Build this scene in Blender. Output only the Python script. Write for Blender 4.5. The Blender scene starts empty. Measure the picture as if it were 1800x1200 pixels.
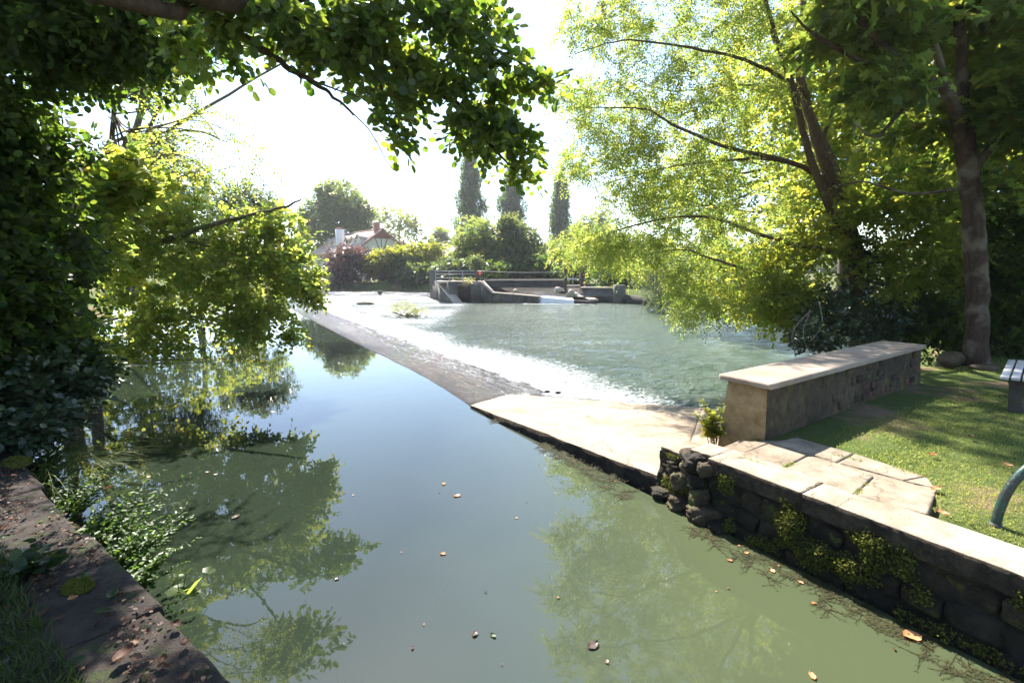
import bpy, math, random
import numpy as np
from mathutils import Vector, Matrix, noise as mnoise

# ------------------------------------------------------------------ camera, sky, sun, exposure
scene = bpy.context.scene
COL = scene.collection
R = math.radians
PITCH = R(8.4); FPX = 850.0; CAMZ = 2.4
cam_d = bpy.data.cameras.new('camera'); cam = bpy.data.objects.new('camera', cam_d); COL.objects.link(cam)
cam.location = (0, 0, CAMZ); cam.rotation_euler = (R(90) - PITCH, 0, 0)
cam_d.sensor_width = 36; cam_d.lens = 17.0; cam_d.clip_start = 0.05; cam_d.clip_end = 2000
scene.camera = cam
SUN_AZ = R(-20); SUN_EL = R(50)        # azimuth from +Y (straight ahead), negative = left
world = bpy.data.worlds.new('World'); scene.world = world; world.use_nodes = True
wn = world.node_tree.nodes; wl = world.node_tree.links
bg = wn['Background']; sky = wn.new('ShaderNodeTexSky'); sky.sky_type = 'NISHITA'; sky.sun_disc = False
sky.sun_elevation = SUN_EL; sky.sun_rotation = SUN_AZ; sky.air_density = 1.0; sky.dust_density = 0.45; sky.ozone_density = 1.6
bg.inputs['Strength'].default_value = 0.098; wl.new(sky.outputs['Color'], bg.inputs['Color'])
sun_d = bpy.data.lights.new('sun', 'SUN'); sun_d.energy = 5.0; sun_d.angle = R(0.53); sun_d.color = (1.0, 0.95, 0.87)
sun = bpy.data.objects.new('sun', sun_d); COL.objects.link(sun); sun.location = (-20, 60, 80)
sd = Vector((math.sin(SUN_AZ) * math.cos(SUN_EL), math.cos(SUN_AZ) * math.cos(SUN_EL), math.sin(SUN_EL)))
sun.rotation_euler = sd.to_track_quat('Z', 'Y').to_euler()
vs = scene.view_settings
vs.view_transform = 'Standard'; vs.look = 'None'; vs.gamma = 1.0; vs.use_curve_mapping = False
vs.exposure = 1.97
scene.render.engine = 'CYCLES'
cy = scene.cycles
cy.use_denoising = True
cy.max_bounces = 7; cy.diffuse_bounces = 3; cy.glossy_bounces = 3; cy.transmission_bounces = 5; cy.transparent_max_bounces = 6
cy.caustics_reflective = False; cy.caustics_refractive = False; cy.sample_clamp_indirect = 6.0

# ------------------------------------------------------------------ helpers
CP, SP = math.cos(PITCH), math.sin(PITCH)
def ray(px, py):
    u = (px - 900) / FPX; v = (600 - py) / FPX
    return np.array([u, CP + v * SP, v * CP - SP])
def G(px, py, z=0.0):                     # the place on the level z seen at a pixel of the photograph
    d = ray(px, py); t = (z - CAMZ) / d[2]
    return np.array([d[0] * t, d[1] * t, z])
def P(px, py, Y):                         # the place at distance Y ahead
    d = ray(px, py); t = Y / d[1]
    return np.array([d[0] * t, Y, CAMZ + d[2] * t])

def hash3(ix, iy, iz, seed):
    h = (ix.astype(np.int64) * 374761393 + iy.astype(np.int64) * 668265263 + iz.astype(np.int64) * 2147483647 + seed * 1274126177) & 0xffffffff
    h = ((h ^ (h >> 13)) * 1274126177) & 0xffffffff
    h = h ^ (h >> 16)
    return (h & 0xffffff) / float(0xffffff)
def vnoise(p, seed=0):                    # value noise in [-1, 1]
    p = np.asarray(p, float); i = np.floor(p).astype(np.int64); f = p - i; f = f * f * (3 - 2 * f)
    out = 0
    for dx in (0, 1):
        for dy in (0, 1):
            for dz in (0, 1):
                w = (f[:, 0] if dx else 1 - f[:, 0]) * (f[:, 1] if dy else 1 - f[:, 1]) * (f[:, 2] if dz else 1 - f[:, 2])
                out = out + w * hash3(i[:, 0] + dx, i[:, 1] + dy, i[:, 2] + dz, seed)
    return out * 2 - 1
def fbm(p, seed=0, o=3):
    p = np.asarray(p, float); s = 0; a = 1; t = 0
    for k in range(o):
        s = s + a * vnoise(p * (2 ** k) + 17.3 * k, seed + k); t += a; a *= 0.5
    return s / t

class MB:
    def __init__(s): s.V = []; s.F = []; s.M = []; s.A = []; s.n = 0
    def add(s, V, F, m=0, a=None):
        V = np.asarray(V, float).reshape(-1, 3)
        if not isinstance(F, list) or (len(F) and np.isscalar(F[0])): F = [F]
        for f in F:
            f = np.asarray(f, int)
            if f.ndim == 1: f = f[None]
            s.F.append(f + s.n); s.M.append(np.full(len(f), m)); s.A.append(np.zeros(len(f)) if a is None else (np.full(len(f), a) if np.isscalar(a) else a))
        s.V.append(V); s.n += len(V)
        return s
    def tris(s): return sum(len(f) * (f.shape[1] - 2) for f in s.F)
TRI = 0
def mesh_of(name, mb, mats, off=(0, 0, 0), smooth=False):
    global TRI
    me = bpy.data.meshes.new(name)
    V = np.concatenate(mb.V) - np.asarray(off, float)
    me.vertices.add(len(V)); me.vertices.foreach_set('co', V.astype(np.float32).ravel())
    loops = np.concatenate([f.ravel() for f in mb.F]); cnt = np.concatenate([np.full(len(f), f.shape[1]) for f in mb.F])
    me.loops.add(len(loops)); me.loops.foreach_set('vertex_index', loops.astype(np.int32))
    me.polygons.add(len(cnt)); st = np.concatenate([[0], np.cumsum(cnt)[:-1]])
    me.polygons.foreach_set('loop_start', st.astype(np.int32))
    me.polygons.foreach_set('material_index', np.concatenate(mb.M).astype(np.int32))
    if not isinstance(mats, (list, tuple)): mats = [mats]
    for m in mats: me.materials.append(m)
    me.update(calc_edges=True)
    at = me.attributes.new('rnd', 'FLOAT', 'FACE'); at.data.foreach_set('value', np.concatenate(mb.A).astype(np.float32))
    if smooth: me.polygons.foreach_set('use_smooth', np.ones(len(cnt), bool))
    TRI += mb.tris()
    return me
def wloc(o):
    v = np.zeros(3)
    while o is not None: v = v + np.array(o.location); o = o.parent
    return v
def obj(name, mb, mats, parent=None, smooth=False, origin=None):
    if isinstance(mb, MB):
        if origin is None:
            if parent is not None: origin = wloc(parent)
            else:
                V = np.concatenate(mb.V); origin = (V.min(0) + V.max(0)) / 2; origin[2] = V[:, 2].min()
        me = mesh_of(name, mb, mats, origin, smooth)
    else: me = mb
    o = bpy.data.objects.new(name, me); COL.objects.link(o)
    if parent is not None:
        o.parent = parent
        o.location = tuple(np.asarray(origin if origin is not None else wloc(parent)) - wloc(parent))
    else: o.location = tuple(origin) if origin is not None else (0, 0, 0)
    return o
def tag(o, label=None, cat=None, group=None, kind=None):
    if label: o['label'] = label
    if cat: o['category'] = cat
    if group: o['group'] = group
    if kind: o['kind'] = kind
    return o
def thing(name, label, cat, loc=(0, 0, 0), group=None):
    o = bpy.data.objects.new(name, None); COL.objects.link(o); o.location = tuple(float(x) for x in loc); o.empty_display_size = 0.3
    return tag(o, label, cat, group)
def norm(a): return a / np.maximum(np.linalg.norm(a, axis=-1, keepdims=True), 1e-9)

def tube(mb, pts, rad, sides=6, m=0, cap=True, rough=0.0, seed=0):
    pts = np.asarray(pts, float); n = len(pts); rad = np.broadcast_to(np.asarray(rad, float), (n,))
    t = norm(np.gradient(pts, axis=0)); ref = np.array([0, 0, 1.0]) if abs(t[0, 2]) < 0.9 else np.array([1.0, 0, 0])
    u = np.zeros((n, 3)); a = norm(np.cross(t[0], ref)); 
    for i in range(n):
        a = norm(a - t[i] * np.dot(a, t[i])); u[i] = a
    w = np.cross(t, u); ang = np.linspace(0, 2 * math.pi, sides, endpoint=False)
    V = pts[:, None] + rad[:, None, None] * (np.cos(ang)[None, :, None] * u[:, None] + np.sin(ang)[None, :, None] * w[:, None])
    if rough:
        q = V.reshape(-1, 3); nn = vnoise(q / (rad.max() * 1.1) + seed, seed) * rough
        d = q - np.repeat(pts, sides, 0); V = (q + d * nn[:, None]).reshape(n, sides, 3)
    i = np.arange(n - 1)[:, None] * sides; j = np.arange(sides)[None]; k = (j + 1) % sides
    F = np.stack([i + j, i + k, i + sides + k, i + sides + j], -1).reshape(-1, 4)
    fs = [F]
    if cap and sides > 2: fs += [np.arange(sides)[::-1][None], (np.arange(sides) + (n - 1) * sides)[None]]
    mb.add(V.reshape(-1, 3), fs, m); return mb
def smooth_path(pts, n):
    pts = np.asarray(pts, float)
    if len(pts) < 3: return pts[0] + (pts[-1] - pts[0]) * np.linspace(0, 1, n)[:, None]
    p = np.vstack([2 * pts[0] - pts[1], pts, 2 * pts[-1] - pts[-2]]); out = []
    ts = np.linspace(0, len(pts) - 1, n)
    for t in ts:
        k = min(int(t), len(pts) - 2); f = t - k; a, b, c, d = p[k:k + 4]
        out.append(0.5 * (2 * b + (c - a) * f + (2 * a - 5 * b + 4 * c - d) * f * f + (3 * b - a - 3 * c + d) * f ** 3))
    return np.array(out)
def bevbox(sx, sy, sz, b=0.01, jit=0.0, rng=None):
    hx, hy, hz = sx / 2, sy / 2, sz / 2; b = min(b, hx * .6, hy * .6, hz * .6); V = []; ix = {}
    for X in (-1, 1):
        for Y in (-1, 1):
            for Z in (-1, 1):
                for ax in range(3):
                    h = [hx - b, hy - b, hz - b]; h[ax] += b
                    ix[(X, Y, Z, ax)] = len(V); V.append((X * h[0], Y * h[1], Z * h[2]))
    F = []
    for s in (-1, 1):
        f = [ix[(s, y, z, 0)] for y, z in ((-1, -1), (1, -1), (1, 1), (-1, 1))]; F.append(f if s > 0 else f[::-1])
        f = [ix[(x, s, z, 1)] for x, z in ((-1, -1), (-1, 1), (1, 1), (1, -1))]; F.append(f if s > 0 else f[::-1])
        f = [ix[(x, y, s, 2)] for x, y in ((-1, -1), (1, -1), (1, 1), (-1, 1))]; F.append(f if s > 0 else f[::-1])
    for a, c in ((-1, -1), (-1, 1), (1, -1), (1, 1)):
        f = [ix[(a, c, -1, 0)], ix[(a, c, -1, 1)], ix[(a, c, 1, 1)], ix[(a, c, 1, 0)]]; F.append(f if a * c > 0 else f[::-1])
        f = [ix[(a, -1, c, 0)], ix[(a, 1, c, 0)], ix[(a, 1, c, 2)], ix[(a, -1, c, 2)]]; F.append(f if a * c > 0 else f[::-1])
        f = [ix[(-1, a, c, 1)], ix[(-1, a, c, 2)], ix[(1, a, c, 2)], ix[(1, a, c, 1)]]; F.append(f if a * c > 0 else f[::-1])
    T = []
    for X in (-1, 1):
        for Y in (-1, 1):
            for Z in (-1, 1):
                f = [ix[(X, Y, Z, 0)], ix[(X, Y, Z, 1)], ix[(X, Y, Z, 2)]]; T.append(f if X * Y * Z > 0 else f[::-1])
    V = np.array(V)
    if jit:
        rng = rng or np.random.default_rng(1); J = rng.normal(0, jit, (8, 3)); c = 0
        V = V + np.repeat(J, 3, 0)
    return V, [np.array(F), np.array(T)]
def frame(xdir):                          # 3x3 with columns x, y, z(up)
    x = norm(np.asarray(xdir, float)); z = np.array([0, 0, 1.0]); y = norm(np.cross(z, x)); z = np.cross(x, y)
    return np.stack([x, y, z], 1)
def box(mb, c, size, xdir=(1, 0, 0), b=0.01, m=0, jit=0, rng=None, a=None):
    V, F = bevbox(*size, b, jit, rng); mb.add(V @ frame(xdir).T + np.asarray(c, float), F, m, a); return mb
def bar(mb, a, b_, w, h, bev=0.005, m=0):
    a = np.asarray(a, float); b_ = np.asarray(b_, float); d = b_ - a; L = np.linalg.norm(d)
    if abs(d[2]) / L > 0.97:
        V, F = bevbox(w, h, L, bev); mb.add(V + (a + b_) / 2, F, m)
    else: box(mb, (a + b_) / 2, (L, w, h), d, bev, m)
    return mb
def gridslab(c4, thick, nu, nv, nz=2, amp=0.01, seed=0, er=0.015, freq=4.0, samp=None, zfun=None, drop=None):
    """slab: top grid between four corners (x, y, z), sides going down by thick, rough and rounded"""
    c = np.asarray(c4, float); u = np.linspace(0, 1, nu + 1); v = np.linspace(0, 1, nv + 1)
    U, Vv = np.meshgrid(u, v, indexing='ij'); U = U[..., None]; W = Vv[..., None]
    top = (c[0] * (1 - U) + c[1] * U) * (1 - W) + (c[3] * (1 - U) + c[2] * U) * W
    q = top.reshape(-1, 3); z = fbm(q * freq, seed, 4) * amp
    e = np.minimum(np.minimum(U[..., 0], 1 - U[..., 0]), np.minimum(W[..., 0], 1 - W[..., 0])).reshape(-1)
    q[:, 2] += z; q[e < 1e-6, 2] -= er * (1 + .6 * vnoise(q[e < 1e-6] * 9, seed))
    if zfun is not None: q[:, 2] += zfun(q)
    nn = (nu + 1) * (nv + 1); idx = np.arange(nn).reshape(nu + 1, nv + 1)
    F = np.stack([idx[:-1, :-1], idx[1:, :-1], idx[1:, 1:], idx[:-1, 1:]], -1).reshape(-1, 4)
    ring = np.concatenate([idx[:, 0], idx[-1, 1:], idx[:-1, -1][::-1], idx[0, 1:-1][::-1]])
    m = len(ring); rv = q[ring]; tg_ = np.roll(rv, -1, 0) - np.roll(rv, 1, 0); out = norm(np.stack([tg_[:, 1], -tg_[:, 0], 0 * tg_[:, 0]], 1))
    if (out * (rv - q.mean(0))).sum() < 0: out = -out
    Vs = [q]; Fs = [F]; prev = ring; base = nn; sa = amp if samp is None else samp
    th = np.full(m, thick) if drop is None else rv[:, 2] - drop
    for k in range(1, nz + 1):
        lv = rv.copy(); lv[:, 2] = rv[:, 2] - th * k / nz
        lv += out * (er * .35 + sa * 1.6 * fbm(lv * freq * 2.2, seed + 5, 3))[:, None]
        Vs.append(lv); cur = base + np.arange(m)
        Fs.append(np.stack([prev, cur, np.roll(cur, -1), np.roll(prev, -1)], -1)); prev = cur; base += m
    Vs = np.concatenate(Vs)
    a, b2, c2 = c[0][:2], c[1][:2], c[2][:2]
    if (b2 - a)[0] * (c2 - a)[1] - (b2 - a)[1] * (c2 - a)[0] < 0: Fs = [f[:, ::-1] for f in Fs]
    return Vs, Fs

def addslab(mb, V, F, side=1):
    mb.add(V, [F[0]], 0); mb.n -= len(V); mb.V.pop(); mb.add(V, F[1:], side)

# ------------------------------------------------------------------ materials
def nt(name):
    m = bpy.data.materials.new(name); m.use_nodes = True; t = m.node_tree; t.nodes.clear()
    o = t.nodes.new('ShaderNodeOutputMaterial'); return m, t, o
def N(t, typ, **kw):
    n = t.nodes.new(typ)
    for k, v in kw.items():
        if k in n.inputs: n.inputs[k].default_value = v
        else: setattr(n, k, v)
    return n
def texco(t, scale=(1, 1, 1), kind='Object', rot=(0, 0, 0)):
    c = t.nodes.new('ShaderNodeNewGeometry') if kind == 'World' else t.nodes.new('ShaderNodeTexCoord')
    mp = t.nodes.new('ShaderNodeMapping'); mp.inputs['Scale'].default_value = scale; mp.inputs['Rotation'].default_value = rot
    t.links.new(c.outputs['Position' if kind == 'World' else kind], mp.inputs['Vector']); return mp.outputs[0]
def nz(t, vec, scale, detail=4, rough=.6):
    n = N(t, 'ShaderNodeTexNoise'); n.inputs['Scale'].default_value = scale; n.inputs['Detail'].default_value = detail; n.inputs['Roughness'].default_value = rough
    t.links.new(vec, n.inputs['Vector']); return n.outputs['Fac']
def ramp(t, fac, stops):
    r = t.nodes.new('ShaderNodeValToRGB'); e = r.color_ramp.elements
    while len(e) > 1: e.remove(e[0])
    for i, (p, c) in enumerate(stops):
        if not isinstance(c, (tuple, list)): c = (c, c, c)
        el = e[0] if i == 0 else e.new(p)
        el.position = p; el.color = (*c[:3], 1)
    t.links.new(fac, r.inputs[0]); return r.outputs[0]
def mixc(t, fac, a, b, mode='MIX'):
    n = t.nodes.new('ShaderNodeMix'); n.data_type = 'RGBA'; n.blend_type = mode
    for s, v in ((n.inputs[0], fac), (n.inputs[6], a), (n.inputs[7], b)):
        if hasattr(v, 'is_linked') or isinstance(v, bpy.types.NodeSocket): t.links.new(v, s)
        elif isinstance(v, (int, float)): s.default_value = v
        else: s.default_value = (*v[:3], 1)
    return n.outputs[2]
def math_(t, op, a, b=0.0, clamp=False):
    n = t.nodes.new('ShaderNodeMath'); n.operation = op; n.use_clamp = clamp
    for s, v in ((n.inputs[0], a), (n.inputs[1], b)):
        if isinstance(v, bpy.types.NodeSocket): t.links.new(v, s)
        else: s.default_value = v
    return n.outputs[0]
def bump(t, h, strength=.5, dist=.02, prev=None):
    b = t.nodes.new('ShaderNodeBump'); b.inputs['Strength'].default_value = strength; b.inputs['Distance'].default_value = dist
    t.links.new(h, b.inputs['Height'])
    if prev is not None: t.links.new(prev, b.inputs['Normal'])
    return b.outputs[0]
def princ(t, o, col, rough=.7, spec=.4, nrm=None, ior=1.45):
    p = t.nodes.new('ShaderNodeBsdfPrincipled')
    if isinstance(col, bpy.types.NodeSocket): t.links.new(col, p.inputs['Base Color'])
    else: p.inputs['Base Color'].default_value = (*col, 1)
    if isinstance(rough, bpy.types.NodeSocket): t.links.new(rough, p.inputs['Roughness'])
    else: p.inputs['Roughness'].default_value = rough
    p.inputs['Specular IOR Level'].default_value = spec; p.inputs['IOR'].default_value = ior
    if nrm is not None: t.links.new(nrm, p.inputs['Normal'])
    if o is not None: t.links.new(p.outputs[0], o.inputs[0])
    return p
def leafmat(name, c0, c1, c2, tr=(0.22, 0.34, 0.03), trf=.5, rough=.42, spec=.4):
    """reflected colour c0-c1-c2 by leaf, light let through in colour tr"""
    m, t, o = nt(name)
    at = N(t, 'ShaderNodeAttribute', attribute_name='rnd')
    c = ramp(t, at.outputs['Fac'], [(0, c0), (.5, c1), (1, c2)])
    k = [tuple(min(.85, tr[i] * f[i]) for i in range(3)) for f in ((.6, .75, .8), (1, 1, 1), (1.45, 1.12, 1.1))]
    tc = ramp(t, at.outputs['Fac'], [(0, k[0]), (.5, k[1]), (1, k[2])])
    p = princ(t, None, c, rough, spec)
    tl = N(t, 'ShaderNodeBsdfTranslucent'); t.links.new(tc, tl.inputs[0])
    mx = N(t, 'ShaderNodeMixShader'); mx.inputs[0].default_value = trf
    t.links.new(p.outputs[0], mx.inputs[1]); t.links.new(tl.outputs[0], mx.inputs[2]); t.links.new(mx.outputs[0], o.inputs[0])
    return m
def barkmat(name, a, b, sc=6.0, moss=None):
    m, t, o = nt(name); v = texco(t, (1, 1, .22)); n1 = nz(t, v, sc * 3, 6, .7); n2 = nz(t, texco(t), sc * .4, 3)
    c = ramp(t, n1, [(.3, a), (.7, b)])
    if moss: c = mixc(t, ramp(t, n2, [(.48, 0.0), (.62, 1.0)]), c, moss)
    princ(t, o, c, .85, .2, bump(t, n1, .8, .03)); return m
def stonemat(name, a, b, stain, sc=3.0, mossc=None, mossamt=.5, rough=.8, bs=.5, speck=None, world=True, crack=None):
    m, t, o = nt(name); v = texco(t, kind='World' if world else 'Object')
    big = nz(t, v, sc * .35, 4); mid = nz(t, v, sc * 2, 6, .65); fine = nz(t, v, sc * 22, 5, .7)
    c = ramp(t, mid, [(.3, a), (.7, b)])
    c = mixc(t, math_(t, 'MULTIPLY', ramp(t, big, [(.42, 0.0), (.66, 1.0)]), .75), c, stain)
    c = mixc(t, .55, c, ramp(t, fine, [(.25, .45), (.5, .75), (.75, 1.0)]), 'MULTIPLY')
    if speck is not None:
        vo = N(t, 'ShaderNodeTexVoronoi'); vo.inputs['Scale'].default_value = sc * 9; t.links.new(v, vo.inputs['Vector'])
        c = mixc(t, ramp(t, vo.outputs['Distance'], [(.08, 1.0), (.16, 0.0)]), c, speck)
    if crack:
        wv = N(t, 'ShaderNodeTexNoise'); wv.inputs['Scale'].default_value = crack * 3; wv.inputs['Detail'].default_value = 6; t.links.new(v, wv.inputs['Vector']); ad = t.nodes.new('ShaderNodeVectorMath'); ad.operation = 'MULTIPLY_ADD'; t.links.new(wv.outputs['Color'], ad.inputs[0]); ad.inputs[1].default_value = (.5, .5, .5); t.links.new(v, ad.inputs[2])
        vc = N(t, 'ShaderNodeTexVoronoi', feature='DISTANCE_TO_EDGE'); vc.inputs['Scale'].default_value = crack; t.links.new(ad.outputs[0], vc.inputs['Vector'])
        c = mixc(t, ramp(t, vc.outputs['Distance'], [(.002 * crack, .8), (.010 * crack, 0.0)]), c, (.07, .05, .03))
        c = mixc(t, math_(t, 'MULTIPLY', ramp(t, nz(t, v, sc * 5, 7, .8), [(.56, 0.0), (.68, 1.0)]), .6), c, (.12, .085, .05))
    if mossc is not None:
        mn = nz(t, v, sc * 1.1, 7, .75); c = mixc(t, ramp(t, mn, [(mossamt, 0.0), (mossamt + .07, 1.0)]), c, mossc)
    princ(t, o, c, rough, .3, bump(t, fine, bs, .012, bump(t, mid, bs, .03))); return m
def plain(name, c, rough=.6, spec=.4, metal=0.0, var=.25, sc=8, bs=.2):
    m, t, o = nt(name); n = nz(t, texco(t), sc, 5, .65)
    a = tuple(x * (1 - var) for x in c); b = tuple(min(1, x * (1 + var)) for x in c)
    p = princ(t, o, ramp(t, n, [(.3, a), (.7, b)]), rough, spec, bump(t, n, bs, .01)); p.inputs['Metallic'].default_value = metal; return m

MAT = {}
MAT['bark_grey'] = barkmat('bark_grey', (.06, .045, .035), (.19, .15, .115), 6, (.09, .1, .05))
MAT['bark_pale'] = barkmat('bark_pale', (.022, .014, .010), (.075, .047, .033), 5, (.13, .11, .08))
MAT['bark_dark'] = barkmat('bark_dark', (.03, .022, .016), (.09, .065, .045), 8)
MAT['bark_robinia'] = barkmat('bark_robinia', (.045, .032, .022), (.17, .115, .075), 9)
MAT['log_pale'] = barkmat('log_pale', (.25, .16, .15), (.6, .5, .5), 6)
MAT['concrete_pale'] = stonemat('concrete_pale', (.25, .20, .145), (.48, .395, .295), (.17, .125, .08), 2.6, speck=(.10, .075, .05), crack=1.1)
MAT['concrete_apron'] = stonemat('concrete_apron', (.27, .205, .145), (.49, .395, .29), (.18, .12, .075), 1.7, speck=(.12, .09, .06), crack=.55)
MAT['flagstone'] = stonemat('flagstone', (.20, .155, .11), (.41, .33, .24), (.13, .095, .06), 3.0, (.16, .17, .05), .64, speck=(.10, .08, .055), crack=1.6)
MAT['coping'] = stonemat('coping', (.30, .23, .18), (.44, .36, .28), (.24, .17, .12), 2.5, speck=(.17, .13, .1))
MAT['render_tan'] = stonemat('render_tan', (.26, .165, .07), (.52, .37, .20), (.12, .075, .035), 4.2, bs=1.0, speck=(.1, .08, .05))
MAT['rubble_brown'] = stonemat('rubble_brown', (.045, .03, .018), (.15, .11, .065), (.03, .02, .013), 4, (.10, .11, .03), .56, bs=1.0)
MAT['rubble_red'] = stonemat('rubble_red', (.14, .06, .04), (.24, .12, .08), (.07, .04, .03), 5, bs=1.0)
MAT['wall_wet'] = stonemat('wall_wet', (.014, .011, .007), (.055, .041, .026), (.010, .008, .006), 5, (.05, .052, .014), .56, .7, 1.0)
MAT['rubble_wet'] = stonemat('rubble_wet', (.022, .016, .011), (.085, .062, .042), (.012, .010, .008), 6, (.07, .075, .02), .55, .8, 1.0)
MAT['kerb_side'] = stonemat('kerb_side', (.022, .016, .011), (.12, .09, .065), (.015, .012, .009), 7, (.09, .09, .025), .6, .9, 1.2)  # side faces: dirt and moss, with their shade also darkened into the colour
MAT['quay_stone'] = stonemat('quay_stone', (.028, .021, .017), (.095, .073, .06), (.012, .010, .008), 4.5, (.045, .055, .018), .54, bs=1.5, speck=(.05, .035, .03))
MAT['sluice_concrete'] = stonemat('sluice_concrete', (.10, .09, .075), (.20, .18, .15), (.05, .042, .034), 1.2, (.09, .10, .05), .66)
MAT['sluice_dark'] = stonemat('sluice_dark', (.03, .026, .022), (.09, .08, .065), (.02, .02, .018), 1.5)
MAT['sluice_top'] = stonemat('sluice_top', (.42, .34, .27), (.58, .49, .40), (.34, .26, .2), 1.5)
MAT['brick_red'] = plain('brick_red', (.36, .15, .10), .85)
MAT['roof_tile'] = None
MAT['house_wall'] = plain('house_wall', (.56, .54, .44), .9, var=.08)
MAT['chimney_white'] = plain('chimney_white', (.66, .64, .62), .9, var=.08)
MAT['timber_red'] = plain('timber_red', (.22, .085, .06), .8)
MAT['window_dark'] = plain('window_dark', (.02, .022, .025), .1, .6)
MAT['window_white'] = plain('window_white', (.6, .6, .6), .5)
MAT['metal_grey'] = plain('metal_grey', (.32, .32, .32), .5, .5, .3)
MAT['metal_dark'] = plain('metal_dark', (.045, .042, .04), .6, .5, .2)
MAT['metal_green'] = None
MAT['wood_grey'] = plain('wood_grey', (.46, .44, .43), .55, .35, var=.2, sc=14)
MAT['wood_dark'] = plain('wood_dark', (.055, .04, .03), .8)
MAT['sign_red'] = plain('sign_red', (.75, .06, .03), .5)
MAT['sign_white'] = plain('sign_white', (.75, .75, .72), .5, var=.03)
MAT['bench_leg'] = plain('bench_leg', (.06, .052, .042), .9)
# roof tiles
m, t, o = nt('roof_tile'); v = texco(t, kind='World'); n1 = nz(t, v, 1.2, 5); n2 = nz(t, v, 14, 4)
c = ramp(t, n1, [(.3, (.44, .31, .25)), (.7, (.60, .46, .39))]); c = mixc(t, .5, c, ramp(t, n2, [(.3, .6), (.7, 1.0)]), 'MULTIPLY'); princ(t, o, c, .9, .2, bump(t, n2, .6, .06)); MAT['roof_tile'] = m
# painted hoop, weathered towards the foot
m, t, o = nt('metal_green'); v = texco(t); n1 = nz(t, v, 9, 6, .7); n2 = nz(t, v, 60, 4)
c = mixc(t, ramp(t, n1, [(.40, 0.0), (.55, 1.0)]), (.010, .055, .038), (.026, .028, .025)); c = mixc(t, ramp(t, n2, [(.6, 0.0), (.68, .5)]), c, (.22, .2, .18)); princ(t, o, c, .42, .5, bump(t, n2, .3, .004)); MAT['metal_green'] = m
# leaves
MAT['haze'] = bpy.data.materials.new('haze'); MAT['haze'].use_nodes = True
ht = MAT['haze'].node_tree; ht.nodes.clear(); ho_ = ht.nodes.new('ShaderNodeOutputMaterial'); hv = ht.nodes.new('ShaderNodeVolumePrincipled'); hv.inputs['Density'].default_value = .00032; hv.inputs['Color'].default_value = (.93, .95, 1, 1); hv.inputs['Anisotropy'].default_value = .4; ht.links.new(hv.outputs[0], ho_.inputs['Volume'])
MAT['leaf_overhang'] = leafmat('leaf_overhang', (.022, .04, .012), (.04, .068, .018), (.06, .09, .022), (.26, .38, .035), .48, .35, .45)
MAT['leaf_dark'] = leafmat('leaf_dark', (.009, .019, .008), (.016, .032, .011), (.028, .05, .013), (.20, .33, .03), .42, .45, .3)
MAT['leaf_ivy'] = leafmat('leaf_ivy', (.015, .03, .016), (.03, .05, .024), (.06, .085, .04), (.05, .09, .02), .2, .28, .6)
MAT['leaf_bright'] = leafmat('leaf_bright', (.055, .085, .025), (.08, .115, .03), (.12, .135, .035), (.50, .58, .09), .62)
MAT['leaf_robinia'] = leafmat('leaf_robinia', (.065, .085, .03), (.095, .12, .035), (.14, .135, .035), (.47, .57, .10), .6)
MAT['leaf_plane'] = leafmat('leaf_plane', (.018, .036, .012), (.032, .058, .016), (.05, .08, .02), (.40, .50, .07), .54)
MAT['leaf_wood'] = leafmat('leaf_wood', (.035, .06, .012), (.06, .095, .018), (.10, .13, .022), (.48, .56, .07), .58)
MAT['leaf_willow'] = leafmat('leaf_willow', (.10, .13, .075), (.15, .19, .11), (.22, .25, .15), (.22, .28, .1), .4)
MAT['leaf_poplar'] = leafmat('leaf_poplar', (.035, .06, .022), (.055, .085, .032), (.085, .12, .045), (.18, .27, .07), .45, .3, .6)
MAT['leaf_far'] = leafmat('leaf_far', (.06, .085, .03), (.10, .13, .04), (.16, .18, .055), (.34, .42, .08), .5)
MAT['leaf_fardark'] = leafmat('leaf_fardark', (.03, .045, .022), (.06, .08, .036), (.11, .13, .06), (.20, .27, .06), .42, .3, .6)
MAT['leaf_purple'] = leafmat('leaf_purple', (.05, .03, .03), (.12, .075, .065), (.24, .16, .13), (.20, .10, .07), .35, .3, .6)
MAT['leaf_yellow'] = leafmat('leaf_yellow', (.10, .13, .02), (.17, .18, .025), (.24, .18, .03), (.4, .42, .04), .5)
MAT['leaf_nettle'] = leafmat('leaf_nettle', (.03, .06, .015), (.05, .09, .02), (.08, .12, .03), (.2, .34, .04), .45)
MAT['grass'] = leafmat('grass', (.075, .115, .03), (.12, .16, .045), (.22, .215, .085), (.34, .41, .09), .5, .5, .3)
MAT['grass_dark'] = leafmat('grass_dark', (.014, .028, .008), (.024, .044, .012), (.04, .065, .018), (.07, .13, .02), .35)
MAT['moss'] = leafmat('moss', (.045, .05, .012), (.10, .11, .022), (.19, .19, .04), (.18, .2, .03), .3, .8, .1)
MAT['weed'] = leafmat('weed', (.03, .034, .014), (.055, .055, .022), (.085, .07, .032), (.1, .1, .03), .25, .6, .2)
MAT['dead_leaf'] = leafmat('dead_leaf', (.04, .02, .012), (.09, .04, .022), (.17, .10, .06), (.15, .06, .02), .25, .6, .3)
MAT['dead_orange'] = leafmat('dead_orange', (.38, .16, .06), (.5, .22, .09), (.55, .33, .17), (.4, .15, .04), .25, .5, .4)
MAT['dead_brown'] = leafmat('dead_brown', (.05, .035, .03), (.09, .06, .045), (.14, .1, .07), (.1, .05, .02), .2, .4, .4)
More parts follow.
